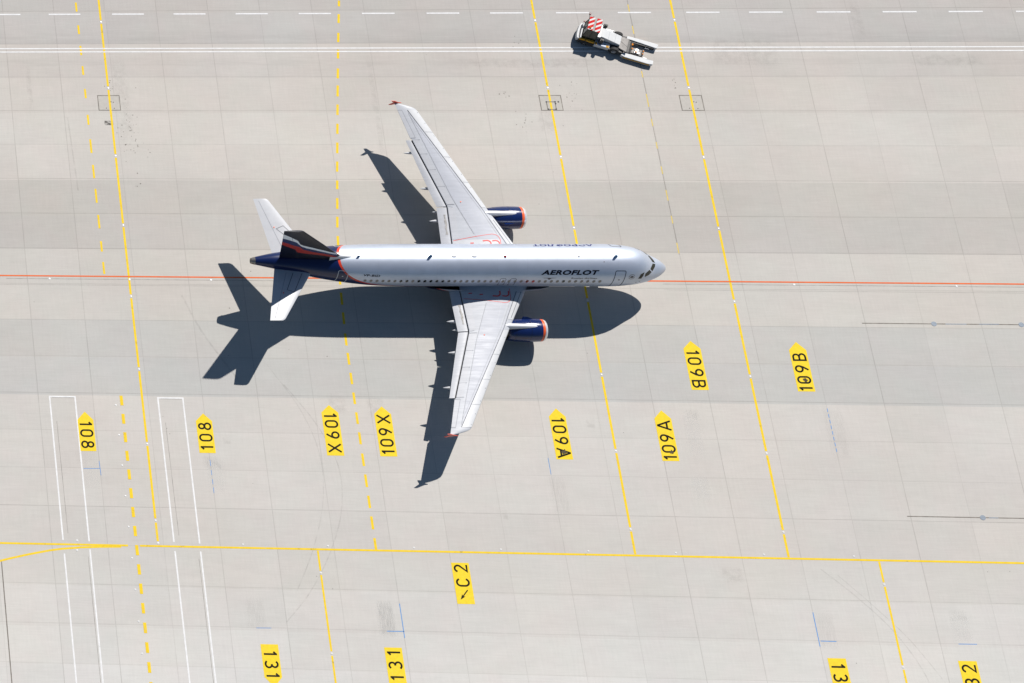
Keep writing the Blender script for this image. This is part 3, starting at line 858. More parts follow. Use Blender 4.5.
# ------------------------------------------------------------------ pit covers
def frame_sheet(u0, u1, v0, v1, wdt, z, name, mat, parent, c):
    V = [(u0, v0), (u1, v0), (u1, v1), (u0, v1), (u0 + wdt, v0 + wdt), (u1 - wdt, v0 + wdt), (u1 - wdt, v1 - wdt), (u0 + wdt, v1 - wdt)]
    P = [G(a, b, z) - c for a, b in V]
    o = link(name, P, [(0, 4, 5, 1), (1, 5, 6, 2), (2, 6, 7, 3), (3, 7, 4, 0)], mat, parent)
    for p_ in o.data.polygons:
        if p_.normal.z < 0: p_.flip()
    return o
for (u0, u1, hatch, lb) in ((8.36, 10.51, False, "square service pit outline in the concrete on the left yellow line"), (50.04, 52.11, True, "square service pit with a small dark framed hatch on the yellow line above the wing"),
                     (62.95, 65.05, False, "square service pit outline on the yellow line right of the tug")):
    c = G((u0 + u1) / 2, 10.4)
    r_ = empty("service_pit_cover", c); tag(r_, lb, "service pit", "service pit covers across the upper apron")
    frame_sheet(u0, u1, 9.52, 11.23, 0.075, 0.0036, "pit_frame", M['joint_dark'], r_, c)
    P = [G(a, b, 0.003) - c for a, b in ((u0 + .085, 9.605), (u0 + .085, 11.145), (u1 - .085, 11.145), (u1 - .085, 9.605))]
    link("cover_slab", P, [(0, 1, 2, 3)], M['pit_plate'], r_)
    if hatch:
        frame_sheet(50.62, 51.50, 10.22, 11.14, 0.09, 0.0045, "hatch_frame", M['joint_dark'], r_, c)
        for a, b in ((50.60, 10.2), (51.40, 10.2), (51.42, 10.40), (50.66, 11.0), (51.38, 11.0), (51.7, 10.2)):
            q = G(a, b) - c
            mb = MB()
            mb.tube((q.x + .06, q.y - .06, 0.0), (q.x + .06, q.y - .06, 0.02), .08, n=10)
            mb.build("lock_bolt", M['dark_hole'], r_)
    else:
        for a, b in (((u0 + u1) / 2 + .2, 10.25), ((u0 + u1) / 2 + .42, 10.3), ((u0 + u1) / 2 - .3, 10.95), ((u0 + u1) / 2 + .45, 10.98)):
            q = G(a, b) - c
            mb = MB()
            mb.tube((q.x, q.y, 0.0), (q.x, q.y, 0.015), .055, n=8)
            mb.build("lock_bolt", M['joint_dark'], r_)

# ------------------------------------------------------------------ drains at the right
for (u0, v_, mh, nm) in ((74.78, 33.24, [81.0, 88.5], "upper"), (74.77, 51.91, [81.1, 88.6], "lower")):
    c = G(u0, v_)
    o = link("drain_channel", [G(a, b, z) - c for a, b, z in ((u0, v_ - .045, .003), (u0, v_ + .045, .003), (u0 + 60, v_ + .045, .003), (u0 + 60, v_ - .045, .003))], [(0, 1, 2, 3)], M['joint_dark'])
    o.location = c
    tag(o, "thin dark slot drain at the right edge, %s of the two" % nm, "drain", "slot drains")
    for a, b in ((82, 83.8), (84.9, 86.6)) if nm == "upper" else ((81.6, 82.4),):
        mb = MB()
        mb.box(a - u0, b - u0, -.10, -.02, .0035, .008)
        mb.build("wet_grate", M['drain_blue'], o)
    for k, m_ in enumerate(mh):
        mb = MB()
        mb.lathe([(0.0, .24), (0.012, .235), (0.014, .20), (0.010, .19), (0.012, .0001)], 20, axis=(0, 0, 1))
        h = mb.build("drain_manhole", M['drain_blue'], None)
        h.location = G(m_, v_, 0.002)
        tag(h, "round blue-grey manhole on the %s slot drain, %s from the left" % (nm, ORD[k]), "manhole", "manholes on the slot drains")

# ------------------------------------------------------------------ AIRLINER (nose at x = 0, tail towards -x, starboard = -y)
plane = empty("airliner", (0, 0, 0))
tag(plane, "silver twin-engine passenger jet with dark blue tail and orange engine rings, parked on the apron", "airplane")
TAB = [(0.00, 0.02, 3.06, 3.02), (0.08, .24, 3.30, 2.78), (0.25, .44, 3.50, 2.60), (0.5, .66, 3.72, 2.43), (0.9, .93, 3.98, 2.25), (1.4, 1.17, 4.22, 2.09),
       (1.9, 1.37, 4.58, 1.98), (2.4, 1.54, 4.98, 1.90), (3.0, 1.70, 5.32, 1.83), (3.8, 1.83, 5.59, 1.77), (4.8, 1.93, 5.77, 1.74), (6.0, 1.97, 5.86, 1.73), (7.0, 1.975, 5.87, 1.73),
       (23.5, 1.975, 5.87, 1.73), (25.0, 1.965, 5.87, 1.77), (26.5, 1.925, 5.87, 1.92), (28.0, 1.84, 5.87, 2.18), (29.5, 1.71, 5.86, 2.50), (31.0, 1.54, 5.84, 2.86),
       (32.5, 1.31, 5.80, 3.24), (34.0, 1.04, 5.72, 3.66), (35.5, .76, 5.56, 4.08), (36.6, .52, 5.34, 4.34), (37.3, .35, 5.16, 4.50), (37.57, .27, 5.08, 4.55)]
def pch(k, x):
    xs = [t[0] for t in TAB]; ys = [t[k] for t in TAB]
    n = len(xs)
    i = 0
    while i < n - 2 and x > xs[i + 1]: i += 1
    h = [xs[j + 1] - xs[j] for j in range(n - 1)]
    d = [(ys[j + 1] - ys[j]) / h[j] for j in range(n - 1)]
    def mm(j):
        if j == 0: return d[0]
        if j == n - 1: return d[-1]
        if d[j - 1] * d[j] <= 0: return 0.0
        w1 = 2 * h[j] + h[j - 1]; w2 = h[j] + 2 * h[j - 1]
        return (w1 + w2) / (w1 / d[j - 1] + w2 / d[j])
    t = min(max((x - xs[i]) / h[i], 0), 1)
    return (2 * t**3 - 3 * t * t + 1) * ys[i] + (t**3 - 2 * t * t + t) * h[i] * mm(i) + (-2 * t**3 + 3 * t * t) * ys[i + 1] + (t**3 - t * t) * h[i] * mm(i + 1)
def fpt(s, th, off=0.0):
    """point on the fuselage skin: s metres behind the nose, th degrees from the top towards starboard"""
    w_, t, b = pch(1, s), pch(2, s), pch(3, s)
    zc, h = (t + b) / 2, (t - b) / 2
    a = radians(th)
    return Vector((-s, -(w_ + off) * sin(a), zc + (h + off) * cos(a)))
def th_at_z(s, z):
    t, b = pch(2, s), pch(3, s)
    zc, h = (t + b) / 2, (t - b) / 2
    return degrees(math.acos(max(-1, min(1, (z - zc) / h))))

def fuselage():
    ss = [0.0, .02, .05, .08, .15, .25, .37, .5, .7, .9, 1.15, 1.4] + [1.4 + .25 * k for k in range(1, 24)]
    s = ss[-1]
    while s < 23.5: s += .75; ss.append(s)
    while s < 37.0: s += .25; ss.append(s)
    ss = [q for q in ss if q < 37.5] + [37.57]
    n = 128
    V, U, F = [], [], []
    for s in ss:
        for k in range(n + 1):
            th = -180 + 360.0 * k / n
            V.append(fpt(s, th)); U.append((s / 40.0, abs(th) / 180.0))
    for i in range(len(ss) - 1):
        for k in range(n):
            a = i * (n + 1) + k
            F.append((a, a + n + 1, a + n + 2, a + 1))
    o = link("fuselage", V, F, M['fuselage'], plane, smooth=True, uvs=U)
    bm = bmesh.new(); bm.from_mesh(o.data)
    bmesh.ops.recalc_face_normals(bm, faces=bm.faces); bm.to_mesh(o.data); bm.free()
    # merge seam normals: seam lies along the belly
    return o
fus = fuselage()
tag(fus, "silver fuselage with dark blue tail behind an orange curve")

def decal(name, poly_st, mat, parent, off=0.006, div=6):
    """polygon given in (s, th) laid on the skin; fan of small faces"""
    bm = bmesh.new()
    vs = [bm.verts.new((a, b * 0.035, 0)) for a, b in poly_st]
    bm.faces.new(vs)
    return map_bm(bm, name, mat, parent, off, lambda x, y: (x, y / 0.035), div)
def map_bm(bm, name, mat, parent, off, fn, step=0.12):
    bmesh.ops.triangulate(bm, faces=bm.faces)
    xs = [q.co.x for q in bm.verts]; ys = [q.co.y for q in bm.verts]
    st = 0.12
    y = math.floor(min(ys) / st) * st
    while y < max(ys):
        bmesh.ops.bisect_plane(bm, geom=list(bm.verts) + list(bm.edges) + list(bm.faces), plane_co=(0, y, 0), plane_no=(0, 1, 0)); y += st
    st2 = 0.3
    x = math.floor(min(xs) / st2) * st2
    while x < max(xs):
        bmesh.ops.bisect_plane(bm, geom=list(bm.verts) + list(bm.edges) + list(bm.faces), plane_co=(x, 0, 0), plane_no=(1, 0, 0)); x += st2
    for q in bm.verts:
        s, th = fn(q.co.x, q.co.y)
        q.co = fpt(s, th, off)
    bmesh.ops.recalc_face_normals(bm, faces=bm.faces)
    # point outwards
    c = Vector((0, 0, 0))
    for f in bm.faces:
        ctr = f.calc_center_median()
        if f.normal.dot(Vector((0, ctr.y, ctr.z - 3.8))) < 0: f.normal_flip()
    me = bpy.data.meshes.new(name)
    bm.to_mesh(me); bm.free()
    me.materials.append(mat)
    o = bpy.data.objects.new(name, me)
    COL.objects.link(o); o.parent = parent
    return o
def stroke_decal(name, path_st, width, mat, parent, off=0.007):
    K = 0.0353
    P = [Vector((a, b * K)) for a, b in path_st]
    vs, fs = ribbon(P, width)
    bm = bmesh.new()
    bv = [bm.verts.new((q.x, q.y, 0)) for q in vs]
    for f in fs: bm.faces.new([bv[i] for i in f])
    return map_bm(bm, name, mat, parent, off, lambda x, y: (x, y / K))
def text_bm(s, shear=0.0, bold=0.0):
    cu = bpy.data.curves.new("lettering", 'FONT')
    cu.body = s
    cu.shear = shear
    cu.offset = bold
    cu.space_character = 1.07
    cu.resolution_u = 4
    cu.fill_mode = 'FRONT'
    o = bpy.data.objects.new("lettering", cu)
    COL.objects.link(o)
    dg = bpy.context.evaluated_depsgraph_get()
    me = o.evaluated_get(dg).to_mesh()
    bm = bmesh.new(); bm.from_mesh(me)
    bpy.data.objects.remove(o); bpy.data.curves.remove(cu)
    bmesh.ops.remove_doubles(bm, verts=bm.verts, dist=1e-5)
    return bm
def text_decal(name, s, sa, sb, th_top, th_bot, mat, parent, side=1, shear=0.0, bold=0.0):
    """side=1 starboard: text starts at larger s (left) and runs to the nose"""
    bm = text_bm(s, shear, bold)
    xs = [q.co.x for q in bm.verts]; ys = [q.co.y for q in bm.verts]
    x0, x1, y0_, y1 = min(xs), max(xs), min(ys), max(ys)
    Hh = abs(th_bot - th_top) * 0.0353
    Wd = abs(sb - sa)
    for q in bm.verts:
        q.co.x = (q.co.x - x0) / (x1 - x0) * Wd
        q.co.y = (q.co.y - y0_) / (y1 - y0_) * Hh
    if side == 1: fn = lambda x, y: (sa - x, th_bot - y / 0.0353)
    else: fn = lambda x, y: (sa + x, -(th_bot - y / 0.0353))
    return map_bm(bm, name, mat, parent, 0.008, fn)

text_decal("airline_name", "AEROFLOT", 12.0, 6.93, 36.9, 51.0, M['line_navy'], plane, 1, 0.20, 0.042)
text_decal("airline_name", "\u0410\u042d\u0420\u041e\u0424\u041b\u041e\u0422", 6.95, 12.35, 37.6, 54.0, M['port_blue'], plane, -1, 0.15, 0.03)
text_decal("airline_tagline", "Russian Airlines", 9.27, 6.98, 59.0, 64.0, M['line_grey'], plane, 1, 0.2, 0.012)
text_decal("registration", "VP-BID", 27.72, 26.22, 52.8, 59.8, M['line_navy'], plane, 1, 0.10, 0.028)
# winged emblem
decal("winged_emblem", [(11.82, 60.2), (10.52, 60.2), (10.75, 61.6), (11.0, 62.0), (11.08, 65.2), (11.17, 67.0), (11.26, 65.2), (11.34, 62.0), (11.6, 61.6)], M['line_grey'], plane)
# round alliance mark by the front door
mbp = [(3.88 + .27 * cos(radians(a)), 58.0 + .27 / .0353 * sin(radians(a))) for a in range(20, 200, 15)]
stroke_decal("alliance_mark", mbp, 0.045, M['line_grey'], plane)
mbp = [(3.88 + .27 * cos(radians(a)), 58.0 + .27 / .0353 * sin(radians(a))) for a in range(215, 375, 15)]
stroke_decal("alliance_mark", mbp, 0.045, M['line_grey'], plane)
decal("alliance_mark", [(4.08, 59.5), (3.9, 54.5), (3.70, 56.5), (3.72, 60), (3.86, 62.0)], M['line_grey'], plane)

# windows
def window_poly(s, th, ws, wz):
    return [(s + ws * cos(a) * (1 if abs(cos(a)) > .5 else 1), th + wz / .0353 * sin(a)) for a in [2 * pi * k / 14 for k in range(14)]]
rnd = random.Random(3)
for side in (1, -1):
    for k in range(40):
        s = 6.62 + 0.5335 * k
        th = th_at_z(s, 4.39 + max(0, (s - 24)) * 0.0)
        if s > 27.6: continue
        mat_ = M['win_dark'] if (k in (12, 25, 26, 27, 28, 29, 30, 32) or rnd.random() < 0.06) else M['win_shade']
        if k == 11 and side == 1: mat_ = M['win_red']
        # rim and pane in one small object
        rim = decal("passenger_window", window_poly(s, th * side, 0.145, 0.20), M['win_rim'], plane, 0.004)
        decal("window_pane", window_poly(s, th * side, 0.125, 0.175), mat_, rim, 0.009)
# cockpit windows
def sgn(poly, side): return [(a, b * side) for a, b in poly]
cockA = [(3.20, 66), (3.06, 50), (2.70, 42.5), (2.74, 53), (2.86, 66)]
cockB = [(2.56, 61), (2.56, 47.0), (2.13, 32.5), (1.83, 40), (2.12, 53)]
cockC = [(2.03, 29.0), (1.66, 3.0), (1.36, 3.0), (1.45, 17.0), (1.74, 36.5)]
for side in (1, -1):
    for pl in (cockA, cockB, cockC):
        decal("cockpit_window", sgn(pl, side), M['cockpit'], plane, 0.007)
        ring = sgn(pl, side); ring = ring + [ring[0]]
# doors
def door(name, s0, s1, t0, t1, mat, wdt=0.05, side=1):
    pts = [(s0, t1), (s0, t0 + 3), (s0 - .08, t0), (s1 + .08, t0), (s1, t0 + 3), (s1, t1), (s0, t1)]
    return stroke_decal(name, [(a, b * side) for a, b in pts], wdt, mat, plane)
for side in (1, -1):
    d_ = door("front_door", 5.47, 4.53, 39.0, 112, M['line_navy'], 0.055, side)
    decal("door_window", [(5.05, side * 66), (4.93, side * 66), (4.93, side * 69), (5.05, side * 69)], M['win_dark'], d_, 0.009)
    d_ = door("rear_door", 29.98, 29.10, 47, 104, M['line_white'], 0.055, side)
    decal("door_window", [(29.6, side * 66), (29.48, side * 66), (29.48, side * 69), (29.6, side * 69)], M['line_white'], d_, 0.009)
    for s0 in (15.46, 14.55):
        e_ = door("emergency_exit", s0, s0 - .50, 62.5, 92, M['line_navy'], 0.035, side)
# antennas, beacon, fairings on the roof
for s0 in (5.45, 21.8, 28.2):
    mb = MB()
    L = 0.30 if s0 > 28 else 0.38
    H = 0.30 if s0 > 28 else 0.44
    b = fpt(s0, 0).z - 0.03
    prof = [(-s0 + L / 2, b), (-s0 - L / 2, b), (-s0 - L / 2 + .0, b + H), (-s0 - L / 2 + .20, b + H)]
    mb.prism(prof, -0.015, 0.015, axis='y', bev=0.005)
    mb.build("blade_antenna", M['antenna'], plane)
mb = MB(); mb.lathe([(0, .13), (.06, .12), (.11, .07), (.13, .0001)], 14, axis=(0, 0, 1), origin=(-15.18, 0, 5.86)); mb.build("roof_beacon", M['beacon_red'], plane, True)
for s0, l_, w_ in ((17.9, .55, .10), (19.7, .55, .10), (8.7, .30, .09)):
    mb = MB()
    V = []; F = []
    for i in range(9):
        for k in range(9):
            t = i / 8 * pi; a = k / 8 * pi
            V.append((-s0 + l_ / 2 * cos(t), w_ * sin(t) * cos(a), fpt(s0, 0).z - .01 + .07 * sin(t) * sin(a)))
    for i in range(8):
        for k in range(8): F.append((i * 9 + k, i * 9 + k + 1, (i + 1) * 9 + k + 1, (i + 1) * 9 + k))
    mb.add(V, F); mb.build("antenna_fairing", M['wing_light'], plane, True)
# small probes / vents near the nose
for s_, th_ in ((6.55, 15), (2.9, 80), (3.2, 84), (7.3, -12)):
    decal("small_vent", window_poly(s_, th_, .05, .05), M['line_grey'], plane, 0.008)
# tail cone exhaust
mb = MB()
c0 = Vector((-37.57, 0, 4.815))
mb.lathe([(0.30, .375), (0.02, .285), (-.05, .26), (-.06, .235), (0.15, .20)], 32, axis=(1, 0, 0), origin=c0)
for v_ in mb.v: pass
mb.build("tail_exhaust", M['exhaust'], plane, True)
mb = MB(); mb.lathe([(0.1, .24), (0.1, .0001)], 24, origin=c0); mb.build("exhaust_opening", M['dark_hole'], plane)

# wing to body fairing
def belly():
    V, F = [], []
    xs = [-10.2 - k * .4 for k in range(29)]
    n = 40
    for x in xs:
        t = (-10.2 - x) / (11.2)
        e = max(0.0, sin(pi * min(1, max(0, t)))) ** 0.45
        hw = 1.5 + 0.74 * e; zb = 1.95 - 0.62 * e; zt = 2.35 + .55 * e
        for k in range(n + 1):
            a = pi * k / n
            ca, sa = cos(a), sin(a)
            y = hw * (abs(ca) ** 0.7) * (1 if ca >= 0 else -1)
            z = zt - (zt - zb) * (sa ** 0.75)
            V.append((x, y, z))
    m = n + 1
    for i in range(len(xs) - 1):
        for k in range(n): F.append((i * m + k, i * m + k + 1, (i + 1) * m + k + 1, (i + 1) * m + k))
    return link("belly_fairing", V, F, M['belly'], plane, smooth=True)
belly()

# ------------------------------------------------------------------ wings
def LE(y):
    y = abs(y)
    if y < 5.93: return -14.66 + (5.93 - y) * .552
    x = -14.66 - .521 * (y - 5.93)
    if y > 16.2: x -= 1.55 * ((y - 16.2) / .75) ** 2
    return x
def TEc(y):
    y = abs(y)
    return -18.95 if y < 6.4 else -18.92 - .290 * (y - 6.4)
def REAR(y):
    y = abs(y)
    if y < 6.4: return -18.35
    return -18.35 - (y - 6.4) * (2.45 / 6.85)
def zl(y): return 2.27 + .1 * abs(y)
def thick(y):
    y = abs(y)
    return 0.15 - .04 * min(1, max(0, (y - 2) / 4.4)) - .01 * max(0, (y - 6.4) / 10.5)
def naca(t): return 5 * (0.2969 * sqrt(max(t, 0)) - 0.1260 * t - 0.3516 * t * t + 0.2843 * t**3 - 0.1036 * t**4)
def wz(x, y, off=0.0, lower=False):
    c = LE(y) - TEc(y)
    t = min(max((LE(y) - x) / c, 0.0), 1.0)
    camber = 0.018 * c * sin(pi * t)
    h = naca(t) * thick(y) * c
    return zl(y) + camber + (-(h * .8) if lower else h) + (-off if lower else off)
YS = [0.6, 1.4, 2.0, 2.6, 3.4, 4.2, 5.0, 5.93, 6.4, 7.2, 8.2, 9.4, 10.6, 11.8, 12.6, 13.2, 13.3, 14.2, 15.2, 16.0, 16.3, 16.5, 16.7, 16.85, 16.95]
TF = [0, .004, .012, .025, .045, .08, .12, .18, .25, .35, .45, .55, .65, .75, .83, .9, .96, 1.0]
def wing_mesh(side):
    V, F = [], []
    ring = []
    for y in YS:
        le = LE(y); te = REAR(y) if y < 13.26 else TEc(y)
        row = []
        pts = [(le + (te - le) * t, True) for t in reversed(TF)] + [(le + (te - le) * t, False) for t in TF[1:]]
        for x, up in pts:
            row.append(len(V)); V.append((x, y * side, wz(x, y, 0, not up)))
        ring.append(row)
    n = len(ring[0])
    for i in range(len(YS) - 1):
        for k in range(n):
            a, b = ring[i][k], ring[i][(k + 1) % n]; c, d = ring[i + 1][(k + 1) % n], ring[i + 1][k]
            F.append((a, b, c, d))
    F.append(tuple(ring[-1]))
    o = link("wing", V, F, M['wing'], plane, smooth=True)
    bm = bmesh.new(); bm.from_mesh(o.data)
    bmesh.ops.recalc_face_normals(bm, faces=bm.faces)
    for e in bm.edges:
        if len(e.link_faces) == 2 and e.calc_face_angle(0) > radians(50): e.smooth = False
    bm.to_mesh(o.data); bm.free()
    return o
def wpatch(name, side, xa, xb, y0_, y1, mat, parent, off=0.005, ny=10, nx=4, lower=False):
    """quad region on the upper skin between chordwise bounds xa(y), xb(y)"""
    V, F = [], []
    for i in range(ny + 1):
        y = y0_ + (y1 - y0_) * i / ny
        for k in range(nx + 1):
            t = k / nx
            x = xa(y) + (xb(y) - xa(y)) * t
            V.append((x, y * side, wz(x, y, off, lower)))
    m = nx + 1
    for i in range(ny):
        for k in range(nx):
            f = (i * m + k, i * m + k + 1, (i + 1) * m + k + 1, (i + 1) * m + k)
            F.append(f if side < 0 else tuple(reversed(f)))
    o = link(name, V, F, mat, parent, smooth=True)
    return o
def wline(mb, side, pts, width, off=0.009):
    """strip following points (x, y) on the upper skin"""
    P = []
    for (a, b), (c, d) in zip(pts, pts[1:]):
        n = max(1, int(math.hypot(c - a, d - b) / .5))
        for k in range(n): P.append((a + (c - a) * k / n, b + (d - b) * k / n))
    P.append(pts[-1])
    vs, fs = ribbon([Vector(q) for q in P], width)
    V = [(q.x, q.y * side, wz(q.x, q.y, off)) for q in vs]
    mb.add(V, [f if side > 0 else tuple(reversed(f)) for f in fs])
def lin(a, b):
    """x as a linear function of y through two (x, y) points"""
    return lambda y: a[0] + (b[0] - a[0]) * (y - a[1]) / (b[1] - a[1])

SL_IN = lin((-13.50, 2.3), (-15.25, 6.04))
SL_OUT = lin((-15.25, 6.04), (-20.95, 16.3))
def SLX(y): return SL_IN(y) if y < 6.04 else SL_OUT(y)
def slx_front(y): return LE(y) + 0.0
RS1 = lin((-16.43, 3.54), (-17.99, 7.46)); RS2 = lin((-17.99, 7.46), (-20.99, 16.3))
def RSX(y): return RS1(y) if y < 7.46 else RS2(y)
def RSX_out(y): return RSX(y)
for side in (-1, 1):
    wg = wing_mesh(side)
    tag(wg, "%s wing with a lowered flap" % ("nearer" if side < 0 else "farther"))
    # wing box panel between front and rear spar
    wpatch("wing_box_panel", side, lambda y: SLX(y) - .05, lambda y: min(RSX(y), SLX(y) - .08) + .05 if y < 15.9 else SLX(y) - .06, 2.7, 16.0, M['wing_box'], wg, 0.004, 30, 4)
    # slats: wrap the leading edge
    spans = [(2.45, 5.15), (6.25, 8.75), (8.8, 11.3), (11.35, 13.85), (13.9, 16.15)]
    for (a, b) in spans:
        V, F = [], []
        ny = 8
        tt = [-.06, -.03, -.012, 0, .004, .012, .03, .06, .1, .15, .22, .3, .45, .6, .8, 1.0]
        for i in range(ny + 1):
            y = a + (b - a) * i / ny
            le = LE(y); xe = SLX(y) + .02
            if y >= 5.93 or True:
                xe = min(xe, le - .25)
            c = le - TEc(y)
            for t in tt:
                if t < 0: x = le + t * c * 1.0; V.append((x, y * side, wz(x, y, .016, True)))
                elif t == 0: V.append((le + .022, y * side, zl(y)))
                else:
                    x = le + (xe - le) * t
                    V.append((x, y * side, wz(x, y, .018 if t < 1 else .012)))
        m = len(tt)
        for i in range(ny):
            for k in range(m - 1):
                f = (i * m + k, i * m + k + 1, (i + 1) * m + k + 1, (i + 1) * m + k)
                F.append(f if side < 0 else tuple(reversed(f)))
        link("slat", V, F, M['slat'], wg, smooth=True)
    # lines: slat trailing edge, rear spar, spoiler edges
    mb = MB()
    wline(mb, side, [(SLX(2.3) - .03, 2.3), (SLX(6.04) - .03, 6.04), (SLX(16.15) - .03, 16.15)], .045)
    wline(mb, side, [(LE(2.3) - .42, 2.3), (LE(5.0) - .30, 5.0)], .04, .022)
    mb.build("slat_gap", M['panel_line'], wg)
    mb = MB()
    wline(mb, side, [(RSX(3.5), 3.5), (RSX(7.46), 7.46), (RSX(15.9), 15.9)], .035)
    wline(mb, side, [(SLX(3.5) - .28, 3.5), (SLX(6.04) - .28, 6.04), (SLX(15.5) - .22, 15.5)], .022)
    wline(mb, side, [(-18.0, 3.0), (-17.95, 6.3), (-18.3, 6.4)], .022)
    mb.build("panel_seam", M['panel_line_soft'], wg)
    # spoilers
    sp_y = [(6.6, 8.35), (8.4, 10.05), (10.1, 11.65), (11.7, 13.1)]
    for (a, b) in sp_y:
        wpatch("spoiler", side, lambda y: REAR(y) + .62 - .02 * (y - 6), lambda y: REAR(y) + .02, a, b, M['wing_light'], wg, 0.012, 4, 3)
    wpatch("spoiler", side, lambda y: -17.75, lambda y: -18.33, 3.1, 6.25, M['wing_light'], wg, 0.012, 6, 3)
    mb = MB()
    for yb in (6.55, 8.375, 10.075, 11.675, 13.12):
        wline(mb, side, [(REAR(yb) + .66, yb), (REAR(yb), yb)], .05, 0.016)
    mb.build("spoiler_gap", M['panel_line_soft'], wg)
    # aileron
    AX = lin((-20.47, 13.3), (-21.42, 16.2))
    wpatch("aileron", side, AX, lambda y: TEc(y) + .01, 13.35, 16.15, M['wing_light'], wg, 0.010, 8, 3)
    mb = MB()
    wline(mb, side, [(AX(13.32) + .02, 13.32), (AX(16.18) + .02, 16.18), (TEc(16.18), 16.18)], .04, .012)
    wline(mb, side, [(AX(13.32), 13.31), (TEc(13.31), 13.31)], .05, .012)
    mb.build("aileron_gap", M['panel_line_soft'], wg)
    # flaps (slightly run out and drooped, dark slot in front)
    def flap(y0_, y1, xf, xt, ny=10):
        V, F = [], []
        tf = [0, .02, .06, .14, .3, .5, .7, .85, 1.0]
        for i in range(ny + 1):
            y = y0_ + (y1 - y0_) * i / ny
            a, b = xf(y), xt(y); c = a - b
            zr = wz(REAR(y), y, 0, False) - .10
            up = []; lo = []
            for t in tf:
                th_ = .075 * c * (4 * sqrt(t + .0001) * (1 - t)) * .75 + .004
                zz = zr - t * c * .13
                up.append((a - c * t, y * side, zz + th_ * .8)); lo.append((a - c * t, y * side, zz - th_ * .7))
            V += up + lo[::-1]
        m = 2 * len(tf)
        for i in range(ny):
            for k in range(m):
                F.append((i * m + k, i * m + (k + 1) % m, (i + 1) * m + (k + 1) % m, (i + 1) * m + k))
        F.append(tuple(range(m))); F.append(tuple(ny * m + k for k in range(m)))
        o = link("flap", V, F, M['wing_light'], wg, smooth=True)
        bm = bmesh.new(); bm.from_mesh(o.data); bmesh.ops.recalc_face_normals(bm, faces=bm.faces)
        for e in bm.edges:
            if len(e.link_faces) == 2 and e.calc_face_angle(0) > radians(50): e.smooth = False
        bm.to_mesh(o.data); bm.free()
        return o
    fi = flap(2.05, 6.33, lambda y: -18.43, lambda y: -19.30)
    fo = flap(6.42, 13.16, lambda y: REAR(y) - .09, lin((-19.27, 6.4), (-21.31, 13.15)), 14)
    # dark strip added under the flap slot: blocks sunlight, paints the slot's shade
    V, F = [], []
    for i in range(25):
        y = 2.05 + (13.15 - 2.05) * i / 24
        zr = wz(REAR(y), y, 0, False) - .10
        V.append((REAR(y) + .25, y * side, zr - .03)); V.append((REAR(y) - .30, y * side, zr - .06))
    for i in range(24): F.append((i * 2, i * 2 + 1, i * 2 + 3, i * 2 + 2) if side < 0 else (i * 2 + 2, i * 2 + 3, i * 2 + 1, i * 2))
    link("slot_shade_strip", V, F, M['dark_hole'], wg)
    # soot streaks on the flaps, behind the engine
    def flap_patch(name, par, y0_, y1, xa, xb, mat):
        V = []; F = []
        ny = 6
        for i in range(ny + 1):
            y = y0_ + (y1 - y0_) * i / ny
            zr = wz(REAR(y), y, 0, False) - .10
            for x in (xa(y), xb(y)):
                c = .87; t = ((REAR(y) - .09) - x) / c
                V.append((x, y * side, zr - t * c * .13 + .075 * c * 4 * sqrt(max(t, 0) + .0001) * (1 - t) * .75 * .8 + .02))
        for i in range(ny):
            f = (i * 2, i * 2 + 1, i * 2 + 3, i * 2 + 2)
            F.append(f if side < 0 else tuple(reversed(f)))
        link(name, V, F, mat, par)
    flap_patch("soot_streak", fi, 3.6, 5.6, lambda y: -18.62 - .05 * sin(y * 5), lambda y: -18.78 - .06 * sin(y * 9), M['soot'])
    # flap track fairings
    for (yy, xt, r_) in ((5.15, -20.0, .17), (6.05, -19.65, .10), (8.4, -20.48, .17), (12.0, -21.6, .15)):
        mb = MB()
        L = 2.6 if r_ > .12 else 1.4
        zc = wz(REAR(yy), yy, 0, True) - .34
        L *= .8
        prof = [(0, .001), (.15, .30), (.45, .62), (.9, .9), (1.5, 1.0), (2.0, .75), (2.4, .35), (2.6, .001)]
        mb.lathe([(-(a * L / 2.6), b * r_) for a, b in prof], 14, axis=(1, 0, 0), origin=(xt + L, yy * side, zc))
        f = mb.build("flap_track_fairing", M['slat'], wg, True)
        for q in f.data.vertices: q.co.z -= .05 * max(0, (xt + L - q.co.x) / L)
    # red walkway outline and marks at the root
    mb = MB()
    c = [(-14.15, 2.05), (-14.15, 3.0), (-14.25, 3.25), (-14.45, 3.42), (-14.8, 3.5), (-16.6, 3.22), (-18.25, 2.96)]
    wline(mb, side, c, .05, .010)
    mb.build("walkway_outline", M['red_line'], wg)
    if side > 0:
        wpatch("walkway_panel", side, lambda y: -14.2, lambda y: -18.3, 2.0, 2.95, M['slat'], wg, 0.006, 3, 10)
    mb = MB()
    def hook(x0, x1):
        wline(mb, side, [(x0, 2.80), (x1 - .30, 2.84), (x1 - .12, 2.78), (x1 - .02, 2.66), (x1, 2.52), (x1, 2.30)], .12, .012)
    hook(-15.75, -15.05); hook(-14.90, -14.28)
    wline(mb, side, [(-17.75, 2.45), (-17.45, 2.45)], .10, .012)
    wline(mb, side, [(-16.85, 2.62), (-16.55, 2.62)], .10, .012)
    mb.build("walkway_mark", M['red_line'], wg)
    mb = MB(); mb.tube((-17.17, 6.79 * side, wz(-17.17, 6.79)), (-17.17, 6.79 * side, wz(-17.17, 6.79) + .03), .06, n=10); mb.build("fuel_cap", M['eng_orange'], wg)
    mb = MB()
    for yy in (7, 8.3, 9.6, 10.9, 12.2, 13.5, 14.8, 15.9):
        x = LE(yy) - .14
        mb.tube((x, yy * side, wz(x, yy, .016)), (x, yy * side, wz(x, yy, .03)), .03, n=8)
